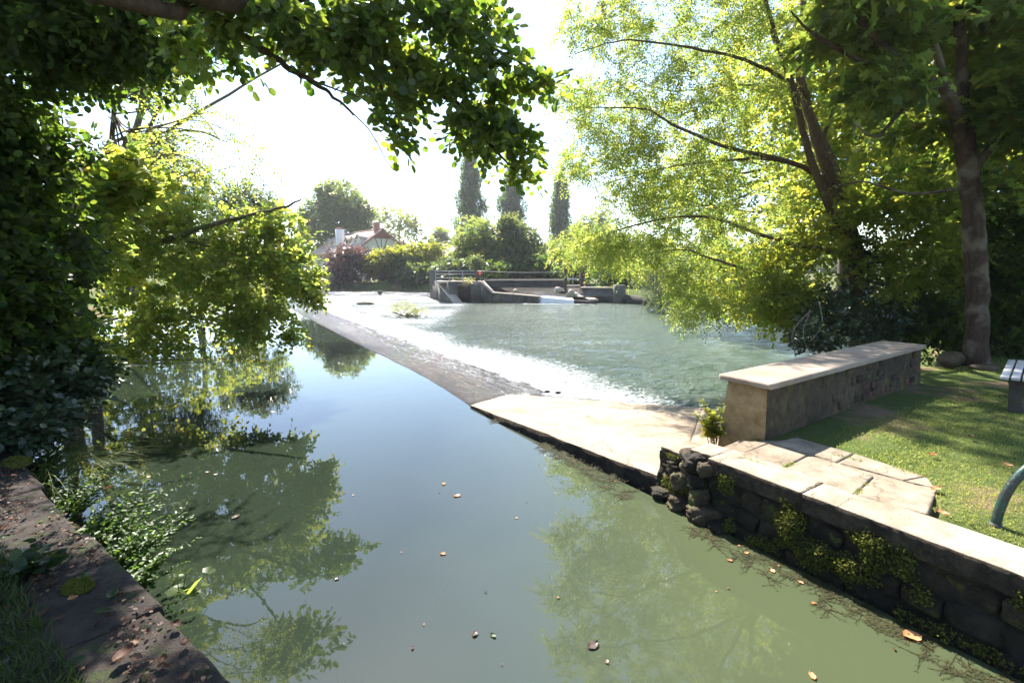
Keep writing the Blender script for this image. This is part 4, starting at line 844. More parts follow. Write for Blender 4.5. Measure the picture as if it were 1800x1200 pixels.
bl = [B(1180, 25, 11.9, 150, 60, 1.84, 84), B(1060, 60, 11.9, 80, 45, 1.26, 31), B(1330, 40, 12.16, 110, 80, 2.07, 84), B(1100, 170, 12.03, 130, 60, 1.61, 90), B(1010, 190, 11.9, 50, 28, 0.92, 19), B(1250, 170, 12.16, 120, 80, 1.84, 78),
      B(1070, 270, 12.16, 95, 45, 1.26, 60), B(1200, 290, 12.16, 120, 70, 1.72, 90), B(1020, 300, 12.29, 55, 22, 0.8, 14), B(1120, 350, 12.29, 80, 40, 1.38, 43), B(1060, 435, 12.16, 90, 38, 1.15, 72), B(1150, 440, 12.16, 110, 55, 1.38, 66), B(1300, 390, 12.29, 110, 75, 1.61, 66),
      B(1230, 520, 11.78, 70, 60, 0.92, 54), B(1330, 500, 11.78, 100, 55, 1.03, 60), B(1000, 20, 11.78, 25, 16, 0.46, 4),
      B(1200, -110, 12.03, 170, 90, 2.3, 64), B(1380, -130, 12.16, 150, 110, 2.53, 64), B(1150, -260, 11.52, 160, 90, 2.3, 48), B(1350, -320, 11.78, 200, 120, 2.53, 64), B(1100, -60, 11.65, 90, 60, 1.38, 20)]
tree('robinia_tree', 'light yellow-green feathery tree leaning over the pool right of centre', 'tree', rb, limbs, bl, 'leaf_robinia', 'bark_robinia', 11, shoots=10, per=13, size=.070, L=.42, kind='rhomb', droop=.42, up=.55, tw=(.004, .009), spread=.20, jit=.22, angle=68, wsc=.95, clear=lambda T: ~((T[:, 2] < 1.0) & (T[:, 0] > 5.5) & (T[:, 1] < 10)))
# --- big plane-like tree behind the lawn
pb = G(1716, 640, ZB); pb[2] -= .1
limbs = [([pb, P(1718, 520, 9.2), P(1712, 400, 9.2), P(1704, 320, 9.2), P(1692, 215, 9.2)], .185, .15),
         ([P(1700, 240, 9.2), P(1690, 160, 9.2), P(1689, 80, 9.2), P(1678, -20, 9.2), P(1660, -200, 9.3), P(1640, -420, 9.5)], .115, .05),
         ([P(1690, 225, 9.15), P(1668, 170, 8.9), P(1640, 145, 8.7), P(1606, 129, 8.5), P(1560, 90, 8.2), P(1500, 20, 8.0), P(1470, -80, 7.9)], .105, .03),
         ([P(1702, 250, 9.3), P(1718, 200, 9.5), P(1742, 130, 9.7), P(1751, 52, 9.9), P(1780, -60, 10)], .065, .02),
         ([P(1670, 170, 8.9), P(1640, 60, 8.7), P(1655, -60, 8.6), P(1600, -200, 8.4)], .07, .02),
         ([P(1650, 150, 8.7), P(1590, 190, 8.4), P(1540, 240, 8.2), P(1500, 215, 8.0)], .05, .012),
         ([P(1606, 129, 8.5), P(1520, 110, 8.3), P(1430, 60, 8.2), P(1390, 20, 8.1)], .05, .012),
         ([P(1700, 330, 9.1), P(1600, 340, 8.8), P(1520, 320, 8.6), P(1460, 330, 8.5)], .035, .008),
         ([P(1708, 300, 9.2), P(1780, 220, 8.9), P(1880, 120, 8.5)], .08, .03)]
bl = [B(1560, 50, 8.6, 80, 60, 1.4, 46), B(1630, 10, 9.8, 120, 40, 1.2, 50), B(1750, 60, 9.4, 70, 70, 1.2, 40), B(1550, 150, 8.4, 60, 40, .8, 20), B(1600, 225, 9.6, 50, 40, .6, 14), B(1770, 180, 9.0, 80, 70, 1.2, 55), B(1490, 10, 8.3, 60, 40, 1.0, 18),
      B(1640, -120, 8.8, 150, 100, 2.0, 70), B(1800, -120, 8.6, 140, 150, 2.4, 70), B(1750, -380, 8.8, 260, 140, 2.6, 90), B(1860, 240, 8.4, 90, 110, 1.5, 50), B(1430, 60, 8.6, 50, 30, .7, 8)]
tree('plane_tree', 'tall tree with stout pale forked trunk and dark broad leaves behind the lawn', 'tree', pb, limbs, bl, 'leaf_plane', 'bark_pale', 12, shoots=8, per=5, size=.155, L=.42, kind='lobed', droop=.3, up=.75, tw=(.006, .012), spread=.2, sides=14, jit=.3, rough=.10)
# ivy and dark shrub round the robinia's foot
def shrub(name, label, base, blobs, leafm, seed, shoots=7, per=6, size=.08, L=.3, kind='oval', droop=.15, stems=5, group=None, tone=0, up=.6, cat='shrub', bark='bark_dark', spread=.2, wsc=1.0, tw=(.004, .010), jit=.3, twigs=True, angle=50):
    rng = np.random.default_rng(seed); base = np.asarray(base, float); limbs = []
    for k in range(stems):
        c, r, n = blobs[rng.integers(len(blobs))]; e = np.asarray(c) + unit(rng, 1)[0] * np.asarray(r) * .5; s = base + np.array([*rng.normal(0, .12, 2), 0]); limbs.append(([s, (s + e) / 2 + rng.normal(0, .1, 3), e], tw[0] * 6, tw[0] * 1.5))
    return tree(name, label, cat, base, limbs, blobs, leafm, bark, seed, shoots, per, size, L, kind, droop, up, group, tw, spread, jit, angle, 5, wsc, tone, 'stems', clear=None, twigs=twigs)
shrub('ivy_shrub', 'dark ivy mass around the foot of the leaning feathery tree', (9.2, 12.2, ZB), [B(1470, 560, 11.0, 70, 50, 1.0, 90), B(1530, 510, 12.2, 50, 80, .8, 80), B(1510, 440, 12.2, 26, 40, .4, 16), B(1590, 560, 11, 70, 50, .9, 70), B(1430, 588, 9.3, 40, 22, .5, 26)], 'leaf_ivy', 21, size=.075, shoots=8, per=7, L=.25, kind='oval', tone=-.1)
# understorey behind lawn and pool, each a bush or tree of its own
shrub('hazel_bush', 'mid-green bush between the leaning tree and the stout trunk', (8.6, 12.4, ZB), [B(1600, 470, 11, 80, 90, 1.2, 100), B(1580, 330, 11.5, 90, 90, 1.3, 100), B(1640, 400, 10.8, 60, 80, 1.0, 50)], 'leaf_wood', 22, size=.095, shoots=8, per=6, L=.35, kind='oval')
shrub('elder_bush', 'bright green leafy bush low over the water beneath the feathery tree', (9.5, 13.0, ZB), [B(1370, 470, 12.5, 80, 60, 1.3, 80), B(1430, 400, 12.5, 80, 70, 1.3, 80), B(1390, 545, 12, 60, 45, 1.0, 60), B(1310, 520, 13, 50, 40, 1.0, 40)], 'leaf_wood', 23, size=.12, shoots=7, per=6, L=.4, tone=.15, kind='oval')
shrub('laurel_bush', 'very dark bush filling the gap right of the stout trunk', (11.5, 11.0, ZB), [B(1790, 520, 10.5, 90, 130, 1.2, 150), B(1770, 360, 10.8, 80, 90, 1.2, 90), B(1880, 440, 10, 90, 160, 1.4, 110)], 'leaf_dark', 24, size=.10, shoots=9, per=6, L=.35, kind='oval')
shrub('holly_bush', 'dark low bush behind the stout trunk foot', (9.3, 11.6, ZB), [B(1650, 570, 10.6, 70, 60, .8, 80), B(1700, 500, 11.2, 90, 90, .8, 80), B(1760, 600, 10.3, 80, 45, .7, 70)], 'leaf_dark', 25, size=.08, shoots=9, per=7, L=.3, kind='oval')
def bg_tree(name, label, base, h, blobs, leafm, seed, bark='bark_grey', r=.2, **kw):
    base = np.asarray(base, float); c0 = np.mean([b[0] for b in blobs], 0); limbs = [([base, base + (0, 0, h * .35), (base + (0, 0, h * .6)) * .6 + c0 * .4 + [0, 0, 0], np.array([base[0] * .7 + c0[0] * .3, base[1] * .7 + c0[1] * .3, base[2] + h * .93])], r, r * .2)]
    rng = np.random.default_rng(seed + 500); m_ = limbs[0][0]; pth = smooth_path(m_, 12)
    for c, rr_, n in blobs: s = pth[rng.integers(4, 9)]; limbs.append(([s, (s + np.asarray(c)) / 2 + rng.normal(0, .1 * r * 5, 3), np.asarray(c)], r * .4, r * .1))
    return tree(name, label, 'tree', base, limbs, blobs, leafm, bark, seed, tw=(r * .03, .008), **kw)
bg_tree('maple_tree', 'leafy green tree standing behind the leaning feathery tree', (10.5, 15.5, ZB), 9, [B(1480, 230, 14.5, 130, 110, 2.0, 150), B(1560, 120, 14.5, 130, 120, 2.0, 140), B(1400, 120, 15, 130, 120, 2.0, 110), B(1450, 330, 14.5, 110, 80, 1.8, 90), B(1500, -60, 15, 200, 120, 2.4, 110), B(1600, 260, 14, 90, 110, 1.8, 90)], 'leaf_wood', 31, shoots=7, per=6, size=.13, L=.45, kind='oval', tone=.05)
bg_tree('lime_tree', 'tall dark tree behind and right of the stout trunk', (15.5, 14.5, ZB), 11, [B(1760, 120, 13, 120, 160, 2.2, 120), B(1860, 300, 13, 120, 180, 2.2, 150), B(1700, 330, 13.5, 90, 110, 1.8, 120), B(1820, -120, 13, 180, 150, 2.4, 120), B(1720, 20, 13.5, 110, 90, 2.0, 80)], 'leaf_plane', 32, shoots=8, per=6, size=.15, L=.5, kind='oval')
bg_tree('ash_tree', 'grey-green airy tree seen through gaps behind the feathery tree', (13.5, 24, ZB), 12, [B(1290, 280, 24, 110, 110, 3, 120), B(1230, 380, 24, 90, 80, 3, 90), B(1360, 170, 24, 120, 110, 3, 100), B(1180, 330, 26, 60, 60, 2.5, 50), B(1400, 350, 23, 90, 110, 2.5, 90)], 'leaf_wood', 33, shoots=6, per=6, size=.18, L=.6, kind='oval', tone=-.1)
shrub('willow_bush', 'silvery pale willow bush hanging to the water on the right bank', (12.6, 37, .2), [B(1175, 480, 35, 50, 50, 2.0, 110), B(1140, 470, 36, 30, 40, 1.6, 50), B(1200, 510, 33, 40, 28, 1.6, 70), B(1160, 525, 34, 32, 18, 1.2, 40)], 'leaf_willow', 34, size=.16, shoots=8, per=8, L=.55, kind='thin', droop=.6, tw=(.01, .008), wsc=1.5, up=.3)
shrub('bank_shrub', 'dark green bush on the right bank beside the silvery willow bush', (14.5, 27, .2), [B(1290, 500, 25, 70, 50, 2.0, 90), B(1250, 460, 27, 50, 60, 2.0, 60), B(1350, 520, 22, 60, 38, 1.5, 70)], 'leaf_wood', 35, size=.14, shoots=7, per=6, L=.45, tone=-.15, tw=(.008, .008))

# --- tree overhanging the river from above the camera
ob = np.array([-4.4, -.8, ZQ - .1])
limbs = [([ob, (-4.3, -.4, 2.2), (-3.9, .6, 3.9), (-3.0, 1.8, 4.3), P(300, -35, 2.88), P(420, 0, 3.36), P(500, 15, 3.68), P(580, 45, 3.84), P(660, 90, 4.0), P(745, 150, 4.08), P(800, 185, 4.16), P(850, 245, 4.16), P(905, 300, 4.16)], .12, .007),
         ([P(480, 12, 3.6), P(560, 110 - 120, 3.68), P(640, 35 - 40, 3.76), P(700, 10, 3.92), P(760, 35, 4.0), P(850, 75, 4.08), P(930, 120, 4.08), P(975, 150, 4.08)], .035, .006),
         ([(-3.9, .6, 3.9), (-3.3, 2.0, 4.0), P(250, 10, 2.88), P(330, 5, 3.2), P(420, 60, 3.52), P(478, 99, 3.68), P(528, 132, 3.76), P(575, 160, 3.84), P(622, 203, 3.92)], .06, .008),
         ([P(528, 132, 3.76), P(570, 150, 3.68), P(634, 172, 3.68)], .012, .004), ([P(610, 190, 3.92), P(650, 230, 3.92), P(684, 290, 3.92), P(703, 305, 3.92)], .006, .002),
         ([P(660, 90, 4.0), P(670, 150, 3.92), P(690, 230, 3.92)], .012, .004),
         ([(-3.9, .6, 3.9), (-2.6, 2.0, 5.0), (-1.6, 3.4, 5.6)], .08, .02), ([(-4.1, .2, 3.2), (-3.6, 3.2, 5.6), (-2.8, 5.6, 6.6)], .10, .02)]
bl = [B(430, 20, 3.44, 80, 40, 0.4, 16), B(540, 40, 3.68, 90, 50, 0.4, 22), B(560, 95, 3.76, 60, 28, 0.28, 8), B(660, 30, 3.84, 90, 50, 0.4, 31), B(700, 110, 4.0, 70, 50, 0.36, 24), B(800, 50, 4.0, 90, 60, 0.4, 36), B(780, 150, 4.08, 60, 50, 0.32, 22), B(690, 190, 3.92, 22, 50, 0.2, 9), B(700, 232, 3.92, 10, 18, 0.12, 3),
      B(845, 190, 4.08, 60, 45, 0.28, 18), B(870, 245, 4.16, 55, 30, 0.28, 15), B(830, 220, 4.16, 45, 20, 0.24, 5), B(912, 285, 4.16, 22, 28, 0.16, 5), B(900, 120, 4.08, 55, 32, 0.28, 14), B(960, 140, 4.08, 22, 18, 0.16, 3), B(930, 250, 4.16, 16, 16, 0.16, 3), B(870, 15, 4.0, 20, 30, 0.24, 3), B(350, 50, 3.36, 60, 45, 0.4, 11),
      (np.array([-2.9, 3.0, 4.9]), np.array([1.4, 1.4, .6]), 70), (np.array([-4.2, 2.2, 4.3]), np.array([1.3, 1.4, .7]), 70), (np.array([-2.2, 3.6, 5.4]), np.array([1.2, 1.0, .5]), 40), (np.array([-5.0, .6, 4.2]), np.array([1.4, 1.6, .8]), 60), (np.array([-3.5, 5.7, 6.6]), np.array([2.0, 1.5, .7]), 130), (np.array([-2.8, 5.4, 6.3]), np.array([1.2, 1.0, .6]), 40)]
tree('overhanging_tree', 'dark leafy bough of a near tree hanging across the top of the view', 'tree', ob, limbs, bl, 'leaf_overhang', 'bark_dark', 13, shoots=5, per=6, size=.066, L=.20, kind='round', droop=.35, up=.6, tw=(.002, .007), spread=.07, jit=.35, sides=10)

# --- ivy-clad dark tree at the left edge
lb = np.array([-6.3, 5.9, ZB - .1])
limbs = [([lb, (-6.35, 5.9, 2.0), (-6.3, 5.8, 3.6), (-5.9, 5.5, 5.2), (-5.2, 5.0, 7.0)], .30, .10), ([(-6.3, 5.8, 3.2), (-5.4, 5.2, 4.4), (-4.2, 4.6, 5.2), P(330, -10, 4.2)], .13, .05), ([(-6.3, 5.8, 2.6), (-5.6, 6.1, 3.4), (-5.0, 6.4, 3.9)], .05, .006), ([(-6.3, 5.9, 3.9), (-7.6, 5.4, 5.2), (-8.6, 4.8, 6.0)], .12, .03),
         ([lb + [-.1, -.3, .2], (-5.9, 5.0, 1.6), (-5.3, 4.4, 2.6), (-4.9, 4.0, 3.4)], .05, .012)]
bl = [B(60, 60, 5.2, 110, 90, .9, 90), B(180, 90, 5.4, 80, 60, .8, 30), B(45, 250, 5.4, 75, 100, .8, 70), B(40, 420, 5.6, 60, 100, .7, 75), B(25, 560, 5.4, 65, 90, .6, 100), B(130, 330, 6.2, 40, 40, .5, 8), B(260, 60, 5.4, 60, 60, .7, 40), B(90, 640, 5.6, 60, 50, .5, 70), B(-60, 350, 5.0, 90, 260, 1.2, 200),
      B(100, -150, 5.2, 200, 150, 1.4, 160), B(120, 480, 6.2, 30, 50, .5, 10), B(100, 580, 6.2, 35, 50, .5, 16),
      (np.array([-7.5, 7.5, 6.2]), np.array([1.8, 1.6, 1.2]), 110), (np.array([-5.8, 6.8, 7.4]), np.array([1.6, 1.5, 1.0]), 110), (np.array([-6.4, 5.2, 7.6]), np.array([1.8, 1.5, .9]), 90)]
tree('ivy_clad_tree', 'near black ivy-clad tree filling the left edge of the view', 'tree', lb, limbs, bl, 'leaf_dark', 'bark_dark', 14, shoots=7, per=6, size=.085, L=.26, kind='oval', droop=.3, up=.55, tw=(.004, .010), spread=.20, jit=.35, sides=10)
# ivy ground mass at its foot
shrub('ivy_bank', 'dark glossy ivy spilling over the quay end below the black tree', (-6.0, 5.3, ZB), [B(40, 690, 5.2, 70, 50, .5, 90), B(110, 660, 5.4, 50, 40, .5, 60), B(60, 740, 4.9, 60, 28, .35, 60), B(-40, 740, 4.8, 60, 50, .6, 60), B(160, 650, 5.9, 40, 24, .4, 28)], 'leaf_ivy', 26, size=.085, shoots=7, per=5, L=.2, kind='oval', up=.75, tone=.05)

# --- bright tree leaning over the river on the left
tb = np.array([-9.6, 10.3, ZB - .2])
limbs = [([tb, P(110, 530, 9.9), P(155, 492, 9.6), P(230, 452, 9.4), P(305, 418, 9.2), P(380, 392, 9.0), P(440, 378, 8.9), P(500, 364, 8.8), P(530, 350, 8.8)], .10, .012), ([tb + [.3, .2, 0], (-9.4, 10.6, 2.6), (-8.6, 10.6, 4.2), (-7.6, 10.2, 5.2)], .14, .03), ([(-9.4, 10.6, 2.6), (-8.0, 10.8, 3.0), (-6.2, 10.6, 3.0), (-4.8, 10.4, 2.6)], .07, .015),
         ([P(305, 418, 9.2), P(390, 440, 9.6), P(480, 470, 9.8), P(540, 480, 9.9)], .03, .008), ([tb, (-8.9, 10.2, 1.2), (-7.4, 9.8, 1.5), (-5.8, 9.6, 1.3)], .05, .01), ([P(440, 378, 8.9), P(455, 395, 8.7), P(470, 420, 8.7)], .012, .004), ([(-8.6, 10.6, 4.2), (-7.8, 9.8, 4.8), P(330, 230, 9.0), P(400, 250, 9.0)], .05, .01)]
bl = [B(470, 410, 9.8, 75, 50, 1.1, 69), B(520, 470, 9.8, 45, 55, .9, 43), B(420, 480, 9.8, 95, 70, 1.3, 98), B(330, 430, 9.8, 90, 75, 1.2, 87), B(350, 560, 9.6, 110, 50, 1.0, 75), B(450, 555, 9.6, 60, 45, .9, 40), B(250, 490, 9.4, 70, 90, 1.1, 63), B(250, 370, 9.2, 70, 70, 1.1, 52), B(500, 590, 9.4, 30, 18, .5, 8), B(545, 505, 9.6, 28, 32, .6, 26), B(280, 610, 9.0, 90, 22, .6, 23), B(190, 560, 8.8, 45, 60, .7, 26),
      B(200, 330, 8.6, 60, 50, .9, 22), B(330, 330, 9.2, 60, 30, .9, 14), B(250, 270, 9.0, 45, 40, .9, 7), B(180, 420, 8.4, 50, 60, .8, 26)]
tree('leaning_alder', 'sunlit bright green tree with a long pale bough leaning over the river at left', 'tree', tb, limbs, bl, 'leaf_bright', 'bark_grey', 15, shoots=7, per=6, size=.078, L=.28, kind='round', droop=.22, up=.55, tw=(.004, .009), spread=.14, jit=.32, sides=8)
# arching feathery fronds reaching from the dark tree over the water
def fronds():
    rng = np.random.default_rng(77); root = thing('robinia_sapling', 'feathery arching green fronds against the sky at upper left', 'tree', (-8.2, 8.6, ZB)); mb = MB(); lf = MB()
    ends = [((250, 200), (330, 170), (385, 230), (405, 300)), ((230, 230), (340, 215), (420, 250), (470, 295)), ((240, 260), (300, 230), (350, 250), (362, 320)), ((210, 180), (280, 150), (330, 160), (350, 190)), ((230, 300), (300, 280), (370, 290), (430, 330)), ((200, 150), (260, 110), (300, 120), (320, 140)), ((260, 330), (330, 300), (400, 300), (465, 292)), ((240, 240), (310, 200), (370, 190), (400, 215))]
    tube(mb, smooth_path([(-8.2, 8.6, ZB - .1), (-7.9, 8.3, 3.0), P(180, 330, 8.0), P(200, 200, 7.6)], 14), np.linspace(.09, .03, 14), 7)
    for e in ends:
        for k in range(1 if e[0][0] > 235 else 2):
            pth = smooth_path([P(200, 200 + 40 * k, 7.6)] + [P(x + rng.normal(0, 9), y + rng.normal(0, 9), 7.4 + rng.normal(0, .2)) for x, y in e], 16); tube(mb, pth, np.linspace(.014, .002, 16), 4)
            o_ = np.repeat(pth[5:], 2, 0); dr = rng.normal(size=o_.shape) + np.array([.6, -.1, -.5]); sprigs(lf, o_, dr, .30, 13, .042, 'oval', rng, 75, .5, .6, .14, .8)
    obj('trunk', mb, MAT['bark_robinia'], root, smooth=True); obj('crown', lf, MAT['leaf_bright'], root)
fronds()
# maple with big lobed leaves between them
bg_tree('maple_tree', 'young maple with large lit lobed leaves beside the black tree', (-8.0, 7.6, ZB), 3.2, [B(190, 350, 7.2, 70, 50, .6, 45), B(150, 420, 7.0, 50, 40, .5, 26), B(230, 300, 7.2, 50, 40, .5, 22)], 'leaf_bright', 36, r=.07, shoots=4, per=4, size=.16, L=.25, kind='lobed', up=.85, tone=-.05)

bg_tree('tall_alder', 'tall tree on the left bank whose crown shows behind the hanging bough', (-22, 28, ZB), 17, [B(560, 75, 25, 55, 28, 1.5, 26), B(480, 45, 25, 70, 40, 1.8, 34), B(390, 50, 25, 60, 44, 1.8, 34), B(290, 40, 25, 80, 50, 2, 40), B(180, 90, 24, 100, 80, 2.2, 60), B(250, 160, 25, 45, 28, 1.5, 22), (np.array([-8.6, 17.2, 12.4]), np.array([1.7, 1.2, .8]), 34)], 'leaf_overhang', 46, r=.3, shoots=7, per=6, size=.20, L=.65, kind='round', droop=.3, spread=.4)
# --- trees further up the left bank
bg_tree('dark_fir', 'dark blue-green tree rising behind the leaning tree at left', (-17.5, 27, ZB), 9, [B(290, 280, 26, 45, 50, 1.6, 100), B(310, 340, 26, 60, 45, 1.8, 100), B(270, 360, 26, 55, 50, 1.8, 80), B(275, 245, 26, 25, 25, 1.0, 30), B(200, 330, 25, 70, 80, 2, 80)], 'leaf_fardark', 37, shoots=8, per=6, size=.15, L=.5, kind='rhomb')
bg_tree('bank_tree', 'dark rounded tree just above the leaning tree tip at left', (-21, 38, ZB), 9, [B(430, 345, 37, 45, 28, 2.0, 90), B(470, 360, 37, 30, 25, 1.8, 50), B(390, 370, 36, 40, 30, 2, 60), B(430, 400, 37, 70, 50, 2.5, 110)], 'leaf_fardark', 38, shoots=7, per=6, size=.2, L=.6, kind='rhomb', tone=.1)
bg_tree('bank_tree', 'green tree low on the left bank behind the leaning tree', (-19, 24, ZB), 6, [B(250, 460, 22, 140, 60, 2, 130), B(400, 470, 25, 90, 60, 2, 100), B(120, 440, 20, 120, 90, 2.5, 120)], 'leaf_wood', 39, shoots=7, per=6, size=.16, L=.5, kind='oval')
# --- far background
bg_tree('round_tree', 'large rounded tree behind the cream house', (-40, 118, ZB), 22, [B(595, 350, 116, 38, 32, 5, 130), B(575, 385, 116, 45, 40, 5, 130), B(625, 380, 116, 30, 35, 5, 90), B(550, 400, 116, 30, 40, 5, 70), B(645, 385, 118, 22, 22, 4, 40)], 'leaf_far', 41, r=.5, shoots=8, per=7, size=.55, L=2.0, kind='wide', spread=.9)
bg_tree('airy_tree', 'pale airy tree right of the cream house', (-32, 140, ZB), 19, [B(705, 385, 138, 24, 22, 5, 36), B(675, 380, 138, 14, 18, 4, 16), B(725, 395, 138, 16, 18, 4, 22), B(700, 415, 138, 36, 15, 5, 30)], 'leaf_far', 42, r=.35, shoots=6, per=6, size=.6, L=1.8, kind='wide', tone=.3, spread=1.2)
def poplar(px, top, Yd, w, seed, label):
    base = np.array([P(px, 475, Yd)[0], Yd, ZB]); zt = P(px, top, Yd)[2]; rng = np.random.default_rng(seed); k = Yd / FPX; mb = MB(); lf = MB(); root = thing('poplar', label, 'tree', base, 'columnar poplars on the skyline')
    tube(mb, smooth_path([base, base + [0, 0, zt * .5], (base[0], base[1], zt - .5)], 10), np.linspace(.4, .05, 10), 6); nl = 420; f = rng.uniform(.12, 1, nl) ** .8; wd_ = w * k * np.sin(np.clip(f * 1.02, 0, 1) ** .8 * math.pi * .97 + .06) ** .55 * (1 - .35 * f); a = rng.uniform(0, 2 * math.pi, nl); rr_ = np.sqrt(rng.uniform(.05, 1, nl)) * wd_ * (1 + .25 * np.sin(a * 3 + f * 25))
    org = np.stack([base[0] + np.cos(a) * rr_, base[1] + np.sin(a) * rr_, base[2] + f * (zt - base[2])], 1); pp_ = np.stack([np.stack([base[0] + 0 * f, base[1] + 0 * f, org[:, 2] - rr_ * 2.2 - .4], 1), (org + [0, 0, -.9] + np.array([base[0], base[1], 0]) * 0), org], 1); pp_[:, 1, :2] = (pp_[:, 0, :2] + org[:, :2]) / 2 + 0; batch_tubes(mb, pp_, np.full(nl, .05), np.full(nl, .015))
    o_ = np.repeat(org, 9, 0) + rng.normal(0, .45, (nl * 9, 3)); sprigs(lf, o_, rng.normal(0, .35, o_.shape) + [0, 0, 1.0], 1.3, 6, .42, 'wide', rng, 45, 0, .1, .4)
    obj('trunk', mb, MAT['bark_grey'], root); obj('crown', lf, MAT['leaf_poplar'], root)
poplar(828, 278, 118, 30, 51, 'tallest columnar poplar, leftmost of the three on the skyline'); poplar(901, 296, 122, 28, 52, 'middle columnar poplar behind the hanging bough tip'); poplar(983, 318, 126, 25, 53, 'rightmost columnar poplar beside the feathery tree')
def far_bush(label, px, py, Yd, blobs, leafm, seed, name='shrub', **kw):
    k = dict(shoots=7, per=6, size=.34, L=1.0, kind='wide', spread=.5, tw=(.02, .006)); k.update(kw); return shrub(name, label, (P(px, 475, Yd)[0], Yd, ZB - .1), blobs, leafm, seed, **k)
far_bush('purple-leaved rounded bush below the house dormers', 612, 500, 72, [B(612, 465, 71, 42, 28, 3, 120), B(600, 490, 70.5, 38, 18, 2.5, 70), B(625, 450, 71, 26, 12, 2.4, 46), B(650, 470, 72, 18, 25, 2, 30)], 'leaf_purple', 61)
far_bush('yellow-green bush with dark hollow below the house gable', 685, 500, 71, [B(672, 458, 70.5, 26, 18, 2, 55), B(692, 444, 71, 24, 10, 2, 40), B(659, 468, 70.5, 12, 22, 1.6, 26)], 'leaf_yellow', 62)
far_bush('dark evergreen bush on the far bank below the gable', 690, 500, 70, [B(688, 478, 71, 26, 30, 2, 90), B(700, 462, 71, 16, 14, 1.6, 26)], 'leaf_fardark', 63, tone=-.25)
far_bush('yellowing bush right of the gable on the far bank', 735, 500, 72, [B(735, 455, 73, 25, 28, 2.5, 70), B(760, 445, 74, 28, 26, 2.5, 60), B(718, 452, 73, 14, 16, 2, 30)], 'leaf_yellow', 64, tone=-.1)
far_bush('dark green hedge-like bush at the water between gable and sluice', 745, 500, 69, [B(735, 485, 69, 36, 22, 2, 90), B(770, 488, 69, 28, 20, 2, 70)], 'leaf_fardark', 65, tone=-.05)
far_bush('grey-green tall bush left of the three poplars behind the sluice', 835, 500, 64, [B(835, 420, 64, 38, 36, 3.5, 150), B(850, 455, 63, 45, 26, 3, 110), B(815, 450, 63, 24, 30, 2.5, 50)], 'leaf_far', 66)
far_bush('green tall bush under the middle poplar behind the sluice', 905, 500, 62, [B(905, 420, 62, 38, 36, 3.2, 140), B(925, 455, 61, 40, 32, 3, 120), B(890, 400, 62, 20, 22, 2.2, 36)], 'leaf_fardark', 67, tone=.15)
far_bush('dark glossy bush right behind the sluice railing', 800, 500, 54, [B(800, 472, 54, 34, 14, 1.4, 70), B(835, 466, 55, 18, 18, 1.4, 36)], 'leaf_fardark', 68, size=.24, L=.7)
far_bush('black shaded hedge behind the wall of the sluice', 900, 500, 57, [B(880, 485, 57, 44, 24, 1.4, 110), B(950, 480, 57, 44, 28, 1.4, 110), B(1010, 478, 60, 36, 26, 1.6, 80)], 'leaf_dark', 69, size=.26, L=.8)
far_bush('light yellow bush just above the warning sign', 838, 480, 60, [B(836, 455, 60, 16, 12, 1.0, 26)], 'leaf_yellow', 70, size=.24, L=.7, tone=.3)
far_bush('pale grey-green bush between the middle and right poplars', 985, 500, 66, [B(975, 450, 66, 36, 30, 2.5, 80), B(1030, 420, 66, 45, 40, 3, 100), B(1090, 440, 62, 50, 45, 3, 110)], 'leaf_far', 71)
far_bush('dark bush over the low bank wall right of the gate', 1090, 500, 50, [B(1085, 480, 50, 45, 26, 1.8, 110), B(1140, 470, 48, 35, 34, 1.8, 80)], 'leaf_dark', 72, size=.26, L=.8)
far_bush('sunlit pale shrub behind the timber gate', 1012, 500, 62, [B(1012, 486, 62, 20, 10, 1.2, 30)], 'leaf_far', 74, size=.26, L=.7, tone=.4)
def far_wood():
    rng = np.random.default_rng(91); lf = MB()
    xs = rng.uniform(-210, 260, 2600); hgt = 6.5 + 3.5 * vnoise(np.stack([xs * .05, xs * 0, xs * 0], 1), 4); org = np.stack([xs, 150 + rng.uniform(-8, 14, 2600), ZB + rng.uniform(.02, 1, 2600) * hgt], 1)
    sprigs(lf, np.repeat(org, 5, 0) + rng.normal(0, 1.1, (13000, 3)), rng.normal(size=(13000, 3)), 2.2, 5, 1.5, 'wide', rng, 50, .1, .4, .4)
    o_ = obj('far_wood', lf, MAT['leaf_far'], origin=(0, 150, 0)); tag(o_, 'distant line of trees closing the horizon', kind='stuff')
far_wood()
for k, (px, py, Yd, sx, sy, lab) in enumerate([(775, 412, 150, 14, 12, 'small pale far tree left of the grey-green tall bush'), (808, 425, 150, 12, 12, 'small hazy far tree just left of the poplars'), (1060, 395, 130, 26, 24, 'far pale tree behind the feathery tree edge')]):
    bg_tree('far_tree', lab, (P(px, 475, Yd)[0], Yd, ZB), (475 - py + sy) * Yd / FPX + 1, [B(px, py, Yd, sx, sy, 3, 40), B(px, py + sy * 1.6, Yd, sx * 1.3, sy, 3, 36)], 'leaf_far', 43 + k, r=.3, shoots=7, per=6, size=.6, L=1.8, kind='wide', tone=.2, spread=.9)
